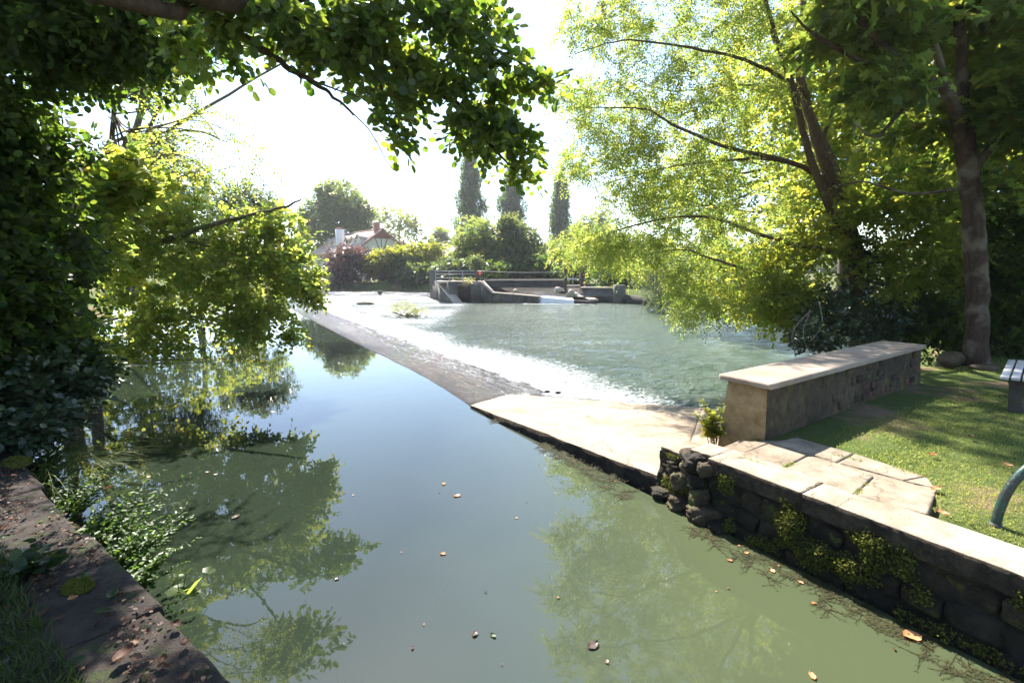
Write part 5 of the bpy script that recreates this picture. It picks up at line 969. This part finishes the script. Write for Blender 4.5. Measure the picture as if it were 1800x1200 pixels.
# ------------------------------------------------------------------ grass
def grass_patch(name, label, fn, n, h, mat, seed, lean=.35, width=.006, mat_key=None, parent=None, kind='stuff'):
    rng = np.random.default_rng(seed); p = fn(rng, n); n = len(p); mb = MB(); d = norm(np.concatenate([rng.normal(0, lean, (n, 2)), np.ones((n, 1))], 1)); nn = unit(rng, n); hh = h * rng.uniform(.4, 1.25, n)
    V, Fs = leaf_shape('blade'); nn = norm(nn - d * (nn * d).sum(1, keepdims=True)); s = np.cross(nn, d); W = p[:, None] + V[None, :, 0:1] * (hh[:, None, None]) * d[:, None] + V[None, :, 1:2] * width * s[:, None]; W[:, 4] += nn * (hh * .25)[:, None]
    rnd = np.clip(rng.normal(.5, .25, n) + .35 * vnoise(p * 1.3, 7), 0, 1); K = 5; mb.V.append(W.reshape(-1, 3)); base = (np.arange(n) * K)[:, None]
    for f in Fs: mb.F.append(f[0][None] + base); mb.M.append(np.zeros(n, int)); mb.A.append(rnd)
    mb.n = n * K; o_ = obj(name, mb, MAT[mat], parent, origin=(0, 0, 0) if parent is None else None); tag(o_, label, kind=kind); return o_
lawn_poly = [g0(1436, 775)[:2], g0(1500, 793)[:2], g0(1590, 828)[:2], g0(1632, 840)[:2], g0(1652, 858)[:2], g0(1644, 905)[:2], tuple(wpt(-1.9, .50, 0)[:2]), tuple(wpt(-4.2, .50, 0)[:2]), (6.5, .6), (13, 6), (11, 10.5), (8.0, 9.0), tuple(ppt(PL, -.55, 0)[:2]), tuple(ppt(2.0, -.50, 0)[:2]), tuple(ppt(.9, -.38, 0)[:2])]
def lawn(rng, n):
    p = np.stack([rng.uniform(2.5, 12, n * 4), rng.uniform(.6, 10.5, n * 4), np.zeros(n * 4)], 1); dist = np.hypot(p[:, 0], p[:, 1]); p = p[(rng.uniform(size=len(p)) < np.clip((4.6 / dist) ** 1.6, 0, 1))]
    dd = segdist(p, lawn_poly); bare = fbm(p * [.8, .8, 1], 12, 3); p = p[(dd < .03 * (1 + 1.5 * vnoise(p * 6, 3)[:]) ) & (bare < .16 + .25 * rng.uniform(size=len(p)))]; p = p[:n]; p[:, 2] = ground_z(p); return p
grass_patch('lawn_grass', 'short sunlit grass on the right bank with worn bare patches', lawn, 130000, .028, 'grass', 201, .75, .0055)
def lawn2(rng, n):
    p = lawn(rng, n * 2); return p[vnoise(p * 2.3, 19) > .15][:n]
grass_patch('lawn_tufts', 'taller clover-like tufts in the lawn', lawn2, 14000, .05, 'grass', 202, .9, .009)
def jointgrass(rng, n):
    L = [(G(1470, 800, ZB), G(1630, 838, ZB), .012), (G(1300, 802, ZB), G(1640, 906, ZB), .012), (G(1376, 822, ZB), G(1422, 799, ZB), .015), (G(1505, 869, ZB), G(1538, 838, ZB), .008)]; out = []
    for a, b, w in L:
        k = n // 4; f = rng.uniform(size=k); f = f[vnoise(np.stack([f * 9, f * 0 + w * 99, f * 0], 1), 3) > .1]; q = a + (b - a) * f[:, None]; q[:, :2] += rng.normal(0, w, (len(f), 2)); q[:, 2] = ZB - .004; out.append(q)
    return np.concatenate(out)
grass_patch('joint_weeds', 'dry grass growing in the joints of the flagstones', jointgrass, 900, .035, 'grass', 203, .8, .005)

def quay_ground(rng, n):
    p = np.array([[*(QE(s)[:2] + qn * o), 0] for s, o in zip(rng.uniform(-3, 4.6, n), .40 + np.abs(rng.normal(0, .5, n)))]); p[:, 2] = ZB - .02; return p
grass_patch('quay_grass', 'dark grass growing behind the quay stones at lower left', quay_ground, 18000, .10, 'grass_dark', 204, .5, .006)
# small-leaved plants among it
def litter_pts(rng, n, s0=-1.2, s1=4.3, o0=.03, o1=1.0):
    s = rng.uniform(s0, s1, n); o = o0 + (o1 - o0) * rng.uniform(size=n) ** .8; p = np.array([[*(QE(a)[:2] + qn * b), ZQ + .022] for a, b in zip(s, o)]); return p
rng = np.random.default_rng(301)
mb = MB(); p = litter_pts(rng, 7000); keep = fbm(p * 2.6, 44, 4) > -.02; p = p[keep]; d = rng.normal(size=p.shape) * [1, 1, .3]; put_leaves(mb, p, d, np.array([0, 0, 1.0]) + rng.normal(0, .5, p.shape), rng.uniform(.008, .034, len(p)), 'oval', rng.uniform(0, 1, len(p)))
tag(obj('leaf_litter', mb, MAT['dead_leaf'], origin=tuple(QE(1)) + (ZQ,)), 'scattered small brown leaf litter on the shaded quay', kind='stuff')
def one_leaf(name, p, L, mat, label, kind='oval', yaw=0, tilt=.12, curl=.25, group=None, wsc=1.0, seed=0):
    r_ = np.random.default_rng(seed); nx_, ny_ = 7, 5; V = []
    for i in range(nx_):
        f = i / (nx_ - 1); w_ = (math.sin(math.pi * min(1, f * .92 + .06)) ** .75) * .36 * wsc * L * (1 + .12 * r_.normal())
        for j in range(ny_):
            g_ = (j / (ny_ - 1)) * 2 - 1; V.append(((f - .5) * L, g_ * w_, curl * L * (abs(g_) ** 1.5 * .45 + (f - .5) ** 2) + .002 * r_.normal()))
    V = np.array(V); cz, sz_ = math.cos(yaw), math.sin(yaw); V[:, 2] += tilt * V[:, 0]; V[:, 2] -= V[:, 2].min(); V = np.stack([V[:, 0] * cz - V[:, 1] * sz_, V[:, 0] * sz_ + V[:, 1] * cz, V[:, 2]], 1)
    mbx = MB(); mbx.add(V + np.asarray(p), grid_faces(nx_, ny_), 0, float(r_.uniform(.1, .9))); pd = norm(V[(nx_ - 1) * ny_ + 2] * -1); st = np.array([p + V[2], p + V[2] + np.array([-cz, -sz_, .15]) * L * .35]); tube(mbx, st, [.0015, .001], 3)
    o_ = obj(name, mbx, MAT[mat], smooth=True, origin=p); return tag(o_, label, 'leaf', group)
gq = 'fallen leaves on the shaded quay'
for k, (px, py, L, mat, kw, lab) in enumerate([(190, 858, .10, 'dead_leaf', {}, 'rusty brown curled leaf on the sunlit edge patch of the quay'), (198, 1045, .10, 'grass_dark', {}, 'pale green fallen leaf just right of the sunlit moss patch'), (180, 1075, .09, 'grass_dark', {}, 'smaller greenish fallen leaf below the pale green one on the quay'), (128, 1052, .07, 'dead_orange', {}, 'small reddish leaf on the sunlit moss patch'),
        (218, 1150, .13, 'dead_leaf', {}, 'long brown curled leaf near the bottom of the quay'), (240, 1156, .07, 'dead_leaf', {}, 'russet rolled leaf right of the long brown leaf'), (325, 1130, .08, 'dead_leaf', {}, 'brown leaf close to the quay edge at the bottom'), (132, 1165, .11, 'grass_dark', {}, 'grey-green drooping leaf by the dark grass at the bottom left'), (310, 1098, .08, 'dead_leaf', {}, 'reddish brown leaf by the edge pebbles on the quay'), (8, 946, .10, 'grass_dark', {}, 'pale leaf at the left edge of the picture on the quay'),
        (90, 975, .08, 'dead_leaf', {}, 'light brown leaf near the first quay joint'), (240, 1128, .06, 'dead_leaf', {}, 'small dark red leaf above the long brown leaf'), (168, 1020, .06, 'dead_brown', {}, 'dark crumpled leaf on the middle quay block')]):
    p = G(px, py, ZQ + .03); one_leaf('fallen_leaf', p, L * .72, mat, lab, yaw=k * 1.9, group=gq, seed=400 + k, curl=.35)
p0 = litter_pts(np.random.default_rng(33), 90, -1.0, 4.2, .05, .9)
for k, p in enumerate(p0):
    one_leaf('fallen_leaf', p + [0, 0, .004], .028 + .028 * ((k * 37 % 17) / 17), 'dead_leaf' if k % 5 else 'dead_brown', 'small brown curled leaf lying among others on the shaded quay', yaw=k * 2.4, group='small curled leaves on the quay', seed=500 + k, curl=.4)
gw = 'fallen leaves floating on the river'
for k, (px, py, L, mat, lab) in enumerate([(804, 871, .11, 'dead_orange', 'pinkish leaf floating in mid river, the larger of an upper pair'), (780, 850, .08, 'dead_orange', 'thin pale leaf floating just above the pinkish leaf in mid river'), (778, 973, .07, 'dead_orange', 'small pink crumpled leaf alone in mid river'), (835, 1114, .075, 'dead_brown', 'dark curled leaf floating beside a green one near the bottom centre'), (867, 1117, .06, 'grass_dark', 'small green leaf floating beside the dark curled leaf'),
        (1043, 1134, .12, 'dead_brown', 'large brown spotted leaf floating right of centre at the bottom'), (1066, 1162, .05, 'dead_brown', 'small dark leaf just below the large brown leaf'), (1602, 1118, .17, 'dead_orange', 'large orange leaf floating at the foot of the right wall'), (1428, 1188, .075, 'dead_orange', 'orange leaf floating at the bottom edge of the view'), (1283, 985, .06, 'dead_orange', 'small orange leaf near the wall below the broken corner'), (592, 1017, .05, 'dead_brown', 'small dark upright leaf left of centre on the river'), (1407, 1023, .06, 'dead_orange', 'pink leaf on the waterweed by the wall'),
        (1312, 972, .06, 'dead_orange', 'small pinkish leaf against the wall foot at the weed'), (1358, 1003, .07, 'dead_orange', 'brown leaf caught in the weed by the wall'), (1430, 1060, .05, 'dead_orange', 'small orange leaf drifting off the wall by the weed'), (262, 838, .06, 'dead_orange', 'pale orange leaf near the plants on the left water'), (365, 830, .09, 'dead_brown', 'brown leaf of a pair on the shaded left water'), (380, 834, .08, 'dead_brown', 'thin brown leaf right beside its pair on the left water'), (268, 716, .10, 'dead_brown', 'dark winged leaf sticking up from the left water'), (908, 910, .04, 'dead_orange', 'tiny pale leaf right of the mid-river pair'), (415, 908, .12, 'dead_brown', 'long dark twig-like leaf on the left water')]):
    one_leaf('floating_leaf', G(px, py, .003), L * .72, mat, lab, yaw=k * 1.3 + .4, group=gw, seed=700 + k, curl=.18, tilt=.03)
rng = np.random.default_rng(8); p = []
for k in range(34):
    u = rng.uniform(-3.2, 3.4); off = -abs(rng.normal(0, .22)) - .02; q = WE(u) + wn2 * off; p.append((q[0], q[1], .004))
for k in range(14): q = G(rng.uniform(500, 1300), rng.uniform(800, 1180), .004); p.append(tuple(q))
for k, q in enumerate(p): one_leaf('floating_leaf', np.array(q), rng.uniform(.010, .024), 'dead_orange' if k % 2 else 'dead_leaf', 'tiny fallen leaf fragment drifting on the river', yaw=k * 1.7, group='tiny leaf fragments on the river', seed=900 + k, curl=.1, tilt=.02)

# ------------------------------------------------------------------ moss, weed and wall plants
def mossy():
    rng = np.random.default_rng(61); n = 60000; u = rng.uniform(-7.6, .2, n); z = rng.uniform(.03, .52, n); f = fbm(np.stack([u * 3.6, z * 5, z * 0], 1), 21, 5) + .35 * vnoise(np.stack([u * 9, z * 9, z * 0], 1), 5) + (z - .38) * .35; k = f > -.06; u, z, f = u[k], z[k], f[k]
    p = np.array([wpt(a, -.012 + .1 * (b + .0) - min(.035, (c - .2) * .12), b) for a, b, c in zip(u, z, f)]); p += rng.normal(0, .008, p.shape); d = rng.normal(size=p.shape) + np.array([-.845, -.535, .6]) * .9; mb = MB(); put_leaves(mb, p, d, unit(rng, len(p)), rng.uniform(.009, .024, len(p)), 'wide', np.clip(rng.normal(.45, .3, len(p)), 0, 1)); o_ = obj('moss', mb, MAT['moss'], rw); o_['kind'] = 'stuff'
mossy()
def weeds():
    rng = np.random.default_rng(62); mb = MB(); P3 = []; 
    for c in range(190):
        u = rng.uniform(-4.6, 3.5); off = -rng.uniform(.0, .30) * (1 if u < 1 else .7) - .02
        if vnoise(np.array([[u * 1.1, 0, 0]]), 6)[0] < -.25: continue
        c0 = WE(u) + wn2 * off; 
        for b in range(11):
            a = rng.uniform(0, 2 * math.pi); L = rng.uniform(.05, .17); f = np.linspace(0, 1, 4); x = c0[0] + np.cos(a + f * rng.normal(0, .7)) * L * f; y = c0[1] + np.sin(a + f * rng.normal(0, .7)) * L * f; P3.append(np.stack([x, y, .0045 + .001 * np.sin(f * 9)], 1))
    P3 = np.array(P3); k = len(P3); batch_tubes(mb, P3, np.full(k, .0022), np.full(k, .001)); rep = np.repeat(P3.reshape(-1, 3), 3, 0); d = rng.normal(size=rep.shape) * [1, 1, .08]; put_leaves(mb, rep + [0, 0, .001], d, np.tile([0, 0, 1.0], (len(rep), 1)), rng.uniform(.012, .028, len(rep)), 'thin', rng.uniform(0, 1, len(rep)))
    tag(obj('waterweed', mb, MAT['weed'], origin=(*WE(0), 0)), 'feathery brown-green waterweed at the surface along the right wall', kind='stuff')
weeds()
def sprout(name, label, base, stems, L, leaf, mat, seed, kind='oval', spread=.5, lean=(0, 0), cat='plant', group=None, per=9, up=.3, angle=60, tone=0, droop=.1, wsc=1.0):
    rng = np.random.default_rng(seed); base = np.asarray(base, float); root = thing(name, label, cat, base, group); mb = MB(); lf = MB(); paths = []
    for k in range(stems):
        d = norm(np.array([*(rng.normal(0, spread, 2) + np.array(lean)), 1.0])); l_ = L * rng.uniform(.55, 1.1); f = np.linspace(0, 1, 5)[:, None]; path = base + rng.normal(0, .03, 3) * [1, 1, 0] + d * l_ * f + np.array([*(rng.normal(0, .12, 2) + np.array(lean) * .3), -.12]) * l_ * f ** 2; paths.append(path)
    paths = np.array(paths); batch_tubes(mb, paths, np.full(stems, .005), np.full(stems, .002), 4); obj('stem', mb, MAT['leaf_nettle'], root)
    for path in paths:
        o_ = np.repeat(smooth_path(path[1:], per), 2, 0); dr = rng.normal(size=o_.shape) * [1, 1, .3] + [0, 0, .25]; n_ = rng.normal(0, .25, o_.shape) + [0, 0, 1.0]; sz = leaf * rng.uniform(.5, 1.15, len(o_)) * np.repeat(np.linspace(1.1, .55, per), 2); put_leaves(lf, o_, dr, n_, sz, kind, np.clip(rng.normal(.5 + tone, .25, len(o_)), 0, 1), wsc)
    obj('leaf_spray', lf, MAT[mat], root)['kind'] = 'stuff'; return root
NP = [(60, 768, .55, 'in deep shade where the quay begins'), (92, 752, .5, 'pale-topped, beside the mossy quay corner'), (120, 775, .5, 'at the sunlit tuft of arching grass'), (150, 800, .5, 'just below the arching grass tuft'), (128, 815, .42, 'hard against the quay edge in half light'), (178, 830, .5, 'lit from behind near orange leaves'), (165, 860, .45, 'beside the rusty leaf patch of the quay'), (205, 868, .5, 'with its tips over the water'), (222, 905, .5, 'leaning out over the dark water'), (250, 920, .5, 'spreading widest over the water'), (215, 930, .4, 'low and dark at the quay edge'), (270, 955, .45, 'beside the large round leaves'), (300, 960, .42, 'farthest out over the water'), (290, 990, .35, 'small, nearest to the camera'), (190, 795, .45, 'among fallen pinkish leaves'), (105, 725, .5, 'behind, under the ivy')]
for k, (px, py, L, lab) in enumerate(NP):
    q = G(px, py, .35); dline = (q[:2] - qp) @ qn; s_ = (q[:2] - qp) @ qd; q2 = QE(s_) - qn * .07; sprout('nettle', 'green nettle-like plant on the left quay face, ' + lab, (*q2, .22 if k not in (0, 1, 15) else .35), 17, L * 1.15, .056, 'leaf_nettle', 800 + k, spread=.45, lean=(-qn[0] * (.5 if k % 2 else 1.0), -qn[1] * (.5 if k % 2 else 1.0)), group='leafy plants along the left quay', per=14, wsc=.85)
sprout('dock_plant', 'low plant with large round light green leaves at the quay edge', tuple(G(318, 1045, .34)), 4, .18, .11, 'leaf_bright', 830, kind='round', spread=.5, lean=(.4, .4), per=2, tone=-.3)
sprout('seedling', 'pair of small seedlings on the middle quay block', G(132, 1022, ZQ + .01), 3, .05, .03, 'leaf_nettle', 831, kind='round', per=2)
sprout('dock_plant', 'broad-leaved weed behind the quay stones at the left edge', G(45, 1010, ZQ), 8, .22, .12, 'grass_dark', 832, spread=.7, per=4)
sprout('young_elm', 'pale green sapling with crinkled leaves at the parapet corner', (*(pl0 - PARD * .12 + PARN * .06), .40), 11, .62, .105, 'leaf_yellow', 833, spread=.14, lean=(-.12, .05), per=8, tone=-.1, kind='round')
sprout('weed_tuft', 'small green weed at the foot of the parapet corner', (*(PAR0 - PARD * .1 + PARN * .5), .48), 8, .16, .05, 'leaf_bright', 834, spread=.7, per=5)
# arching grass tuft by the quay
def arching():
    rng = np.random.default_rng(66); root = thing('grass_tuft', 'tuft of long arching pale grass over the left water', 'grass tuft', (*(QE(4.3) - qn * .25), .35)); mb = MB()
    for k in range(150):
        b = np.array([*(QE(rng.uniform(3.8, 4.9)) - qn * rng.uniform(.0, .45)), .28]); a = R(rng.normal(8, 35)); L = rng.uniform(.4, .85); f = np.linspace(0, 1, 7); h = L * (f * 1.0 - .72 * f ** 2.2); x = b[0] + math.cos(a) * L * f ** 1.5; y = b[1] + math.sin(a) * L * f ** 1.5; z = b[2] + h; c_ = np.stack([x, y, z], 1); w_ = .005 * (1 - f ** 2 * .9)[:, None]; s_ = np.array([-math.sin(a), math.cos(a), 0]); V = np.concatenate([c_ - s_ * w_, c_ + s_ * w_]); i = np.arange(6); mb.add(V, np.stack([i, i + 1, i + 8, i + 7], 1), 0, float(rng.uniform(.3, 1)))
    o_ = obj('blades', mb, MAT['grass'], root); o_['kind'] = 'stuff'
arching()
# moss cushions on the quay
def cushion(c, rx, ry, seed, label):
    rng = np.random.default_rng(seed); n = 2600; a = rng.uniform(0, 2 * math.pi, n); r_ = np.sqrt(rng.uniform(0, 1, n)); p = np.stack([np.cos(a) * r_ * rx, np.sin(a) * r_ * ry, .010 * (1 - r_ ** 2)], 1); ph = math.atan2(qd[1], qd[0]); p[:, :2] = np.stack([p[:, 0] * math.cos(ph) - p[:, 1] * math.sin(ph), p[:, 0] * math.sin(ph) + p[:, 1] * math.cos(ph)], 1); p = p[(vnoise(p * 22 + seed, seed) > -.5)]; d = rng.normal(size=p.shape) * .6 + [0, 0, 1.0]; mb = MB(); put_leaves(mb, p + np.asarray(c), d, unit(rng, len(p)), rng.uniform(.006, .014, len(p)), 'wide', rng.uniform(.2, 1, len(p))); tag(obj('moss_cushion', mb, MAT['moss'], origin=tuple(c)), label, 'moss')
cushion(G(138, 1030, ZQ + .015), .11, .07, 71, 'sunlit yellow-green moss patch on the middle quay block'); cushion(G(30, 812, ZQ + .01), .22, .10, 72, 'bright moss strip on the far quay corner')

# ------------------------------------------------------------------ things in the pool and river
lg = thing('fallen_log', 'pale pinkish fallen log lying on the left water under the branches', 'log', G(205, 630, 0)); a_ = G(140, 632, .02); b_ = G(268, 634, .03); mb = MB(); tube(mb, smooth_path([a_, (a_ + b_) / 2 + [0, .1, .03], b_], 14), np.linspace(.11, .06, 14), 9, rough=.25, seed=4); obj('log_trunk', mb, MAT['log_pale'], lg, smooth=True)
mb = MB(); tube(mb, smooth_path([b_, b_ + (.6, .1, .04), b_ + (1.3, .2, .0)], 8), np.linspace(.035, .012, 8), 5); tube(mb, smooth_path([a_ + (.8, 0, .05), a_ + (1.1, -.2, .3)], 6), np.linspace(.03, .01, 6), 5); obj('broken_branch', mb, MAT['bark_grey'], lg)
isl = G(714, 557, ZL); far_r = dict(cat='shrub')
shrub('reed_clump', 'small yellow-green shrub stranded on brushwood in the rapids', isl + [0, 0, .05], [(isl + [0, 0, .55], np.array([.9, .5, .35]), 26), (isl + [.7, .2, .35], np.array([.9, .4, .22]), 18), (isl + [-1.0, 0, .35], np.array([.4, .3, .2]), 7)], 'leaf_yellow', 75, size=.11, shoots=5, per=6, L=.3, kind='thin', tone=0, tw=(.006, .006), wsc=1.6)
rng = np.random.default_rng(9); mb = MB(); 
for k in range(46):
    a = rng.uniform(0, math.pi); q = isl + [rng.normal(0, .45), rng.normal(0, .25), .03]; L = rng.uniform(.4, 1.1); tube(mb, np.array([q, q + np.array([math.cos(a), math.sin(a) * .5, rng.uniform(.02, .35)]) * L * .5, q + np.array([math.cos(a), math.sin(a) * .5, rng.uniform(0, .25)]) * L]), [.016, .012, .005], 4)
tube(mb, np.array([isl + [-.2, 0, .1], isl + [-.9, .1, .9]]), [.02, .01], 4); tag(obj('brushwood', mb, MAT['bark_grey'], origin=isl), 'tangle of grey sticks caught in the rapids under the yellow-green shrub', 'brushwood')
def rock(label, px, py, z, r, seed, mat='wall_wet', sq=(1.3, .9, .6), name='rock'):
    c = G(px, py, z); b = bmesh.new(); bmesh.ops.create_icosphere(b, subdivisions=3, radius=1); V = np.array([v_.co for v_ in b.verts]); F = np.array([[v_.index for v_ in f.verts] for f in b.faces]); b.free(); V = V * (1 + .3 * fbm(V * 1.5 + seed * 2.7, seed, 3)[:, None]) * np.array(sq) * r; mbx = MB(); mbx.add(V + c, F); return tag(obj(name, mbx, MAT[mat], origin=c, smooth=True), label, 'rock')
rock('small dark rock standing on the far edge of the weir', 668, 514.5, .0, .26, 11, sq=(1, .8, 1.0)); rock('brown lump of driftwood in the white water left of the shrub', 642, 534, ZL + .05, .45, 12, 'bark_grey', (1.7, .8, .45), 'driftwood')
rock('dark pebble on the wet weir, left one of two near the dry slab', 962, 688, -.14, .045, 13); rock('dark pebble on the wet weir, right one of two near the dry slab', 981, 690, -.14, .05, 14)
rock('wet stone at the foot of the sluice pier', 768, 522, ZL + .1, .4, 15, 'wall_wet', (1.8, .8, .4))
rock('pale stone on the wing wall of the sluice', 906, 511, .62, .18, 16, 'sluice_top', (1, 1, .9)); rock('pale stone beside the timber gate', 981, 509.5, .75, .28, 17, 'sluice_top', (1, 1, .9)); rock('dark stone left of the timber gate foot', 988, 513, .5, .3, 18); rock('round stone at the top of the pale sluice kerb', 1004, 515, .5, .3, 19, 'sluice_top', (.9, .9, 1.1))
rock('rough stone block at the far end of the parapet shaded by the trees', 1672, 632, ZB + .08, .19, 20, 'rubble_brown', (1.2, .8, .9))
rock('flat mossy rock on the lawn edge by the stout trunk', 1730, 646, ZB + .01, .14, 22, 'rubble_brown', (1.8, .9, .5))
sprout('wall_fern', 'yellow-green plant growing between the sluice piers', P(806, 512, 45.6), 14, 1.5, .26, 'leaf_yellow', 840, spread=.6, per=7)
sprout('wall_fern', 'drooping yellow plant on the sluice wall face between the piers', P(822, 503, 45.2), 10, 1.1, .24, 'leaf_yellow', 841, spread=.7, per=7, tone=.3)
sprout('wall_fern', 'tiny plant on the concrete wing wall', P(879, 526, 43.9), 5, .5, .14, 'leaf_bright', 842, spread=.6, per=4)
# bare hanging stems by the parapet
mb = MB()
for pts in ([P(1425, 545, 8.4), P(1398, 575, 8.3), P(1392, 600, 8.2), P(1412, 622, 8.1)], [P(1425, 545, 8.4), P(1412, 580, 8.3), P(1418, 610, 8.2), P(1432, 624, 8.1)], [P(1440, 530, 8.5), P(1445, 570, 8.3), P(1425, 600, 8.2)]): tube(mb, smooth_path(pts, 10), np.linspace(.012, .005, 10), 5)
tag(obj('bare_stems', mb, MAT['bark_grey'], origin=P(1420, 622, 8.1)), 'thin bare stems hanging beside the parapet coping', 'branch')

# ------------------------------------------------------------------ bench and hoop
bc = G(1757, 661, ZB + .45); bdir = norm(G(1776, 622, ZB + .45) - bc); bp = np.array([bdir[1], -bdir[0], 0]); BL = 1.75
bn = thing('bench', 'grey slatted bench on concrete legs at the right edge of the lawn', 'bench', (*(bc + bdir * BL / 2 + bp * .25)[:2], ZB))
V, F = bevbox(BL, .078, .042, .006); mbx = MB(); mbx.add(V, F); slat = mesh_of('bench_slat', mbx, MAT['wood_grey'])
for k in range(5):
    o_ = bpy.data.objects.new('slat', slat); COL.objects.link(o_); o_.parent = bn; c_ = bc + bdir * BL / 2 + bp * (.045 + k * .098); c_[2] = ZB + .43 + (.0, .006, .004, -.002, -.008)[k]; o_.location = tuple(c_ - np.array(bn.location)); o_.rotation_euler = (0, 0, math.atan2(bdir[1], bdir[0]))
for f_ in (.22, BL - .30):
    c_ = bc + bdir * f_ + bp * .20; mb = MB(); zs = np.linspace(0, 1, 12); rings = []
    for z in zs:
        w_ = .065 + .11 * z ** 4 + .04 * (1 - z) ** 3; dep = .055 + .015 * (1 - z); off = -.04 * math.sin(z * 3.1); cc = c_ + bp * off; cc[2] = ZB - .04 + (.45) * z
        rings.append([cc + bp * w_ * sx * 1.0 * .8 + bdir * dep * sy for sx, sy in ((-1, -1), (-.9, -1.1), (.9, -1.1), (1, -1), (1, 1), (.9, 1.1), (-.9, 1.1), (-1, 1))])
    V = np.array(rings).reshape(-1, 3); i = np.arange(11)[:, None] * 8; j = np.arange(8)[None]; k_ = (j + 1) % 8; mb.add(V, [np.stack([i + j, i + k_, i + 8 + k_, i + 8 + j], -1).reshape(-1, 4), np.arange(8)[::-1][None], (np.arange(8) + 88)[None]]); obj('leg', mb, MAT['bench_leg'], bn, smooth=False)
hb = G(1750, 921, ZB); hx = norm(np.array([1.0, -.12, 0])); prof = [(0, -.15), (0, 0), (.012, .12), (.04, .24), (.095, .36), (.17, .45), (.28, .53), (.42, .575), (.56, .59), (.70, .575), (.84, .53), (.95, .45), (1.025, .36), (1.08, .24), (1.108, .12), (1.12, 0), (1.12, -.15)]
ho = thing('metal_hoop', 'dark green painted tubular metal hoop standing in the lawn at right edge', 'hoop barrier', hb); mb = MB(); tube(mb, smooth_path([hb + hx * a + np.array([0, 0, b]) for a, b in prof], 60), .030, 14); obj('tube', mb, MAT['metal_green'], ho, smooth=True)
mb = MB(); 
for e in (0, 1.12): tube(mb, np.array([hb + hx * e + np.array([0, 0, -.05]), hb + hx * e + np.array([0, 0, .012])]), .036, 14)
obj('foot_collar', mb, MAT['metal_dark'], ho, smooth=False)
# fallen leaves on the lawn and paving
for k, (px, py, z, lab) in enumerate([(1645, 860, ZB + .02, 'curled orange leaf at the flagstone corner'), (1770, 818, ZB + .03, 'brown leaf on the lawn beside the green hoop'), (1707, 768, ZB + .02, 'dark brown leaf in the middle of the lawn'), (1640, 800, ZB + .02, 'pale brown leaf on the lawn near the paving'), (1655, 902, ZB + .02, 'yellowish leaf on the grass beside the kerb')]):
    one_leaf('fallen_leaf', G(px, py, z), .08, 'dead_orange' if k != 2 else 'dead_leaf', lab, yaw=k * 2.1, group='fallen leaves on the lawn', seed=960 + k, curl=.4)
print('TRIANGLES', TRI)

# ------------------------------------------------------------------ air
V = np.array([(x, y, z) for x in (-1000, 1000) for y in (-300, 1600) for z in (-2.8, 34.0)], float)
mb = MB(); mb.add(V, [np.array([[0, 1, 3, 2], [4, 6, 7, 5], [0, 4, 5, 1], [2, 3, 7, 6], [0, 2, 6, 4], [1, 5, 7, 3]])]); tag(obj('haze', mb, MAT['haze'], origin=(0, 0, 0)), kind='stuff')
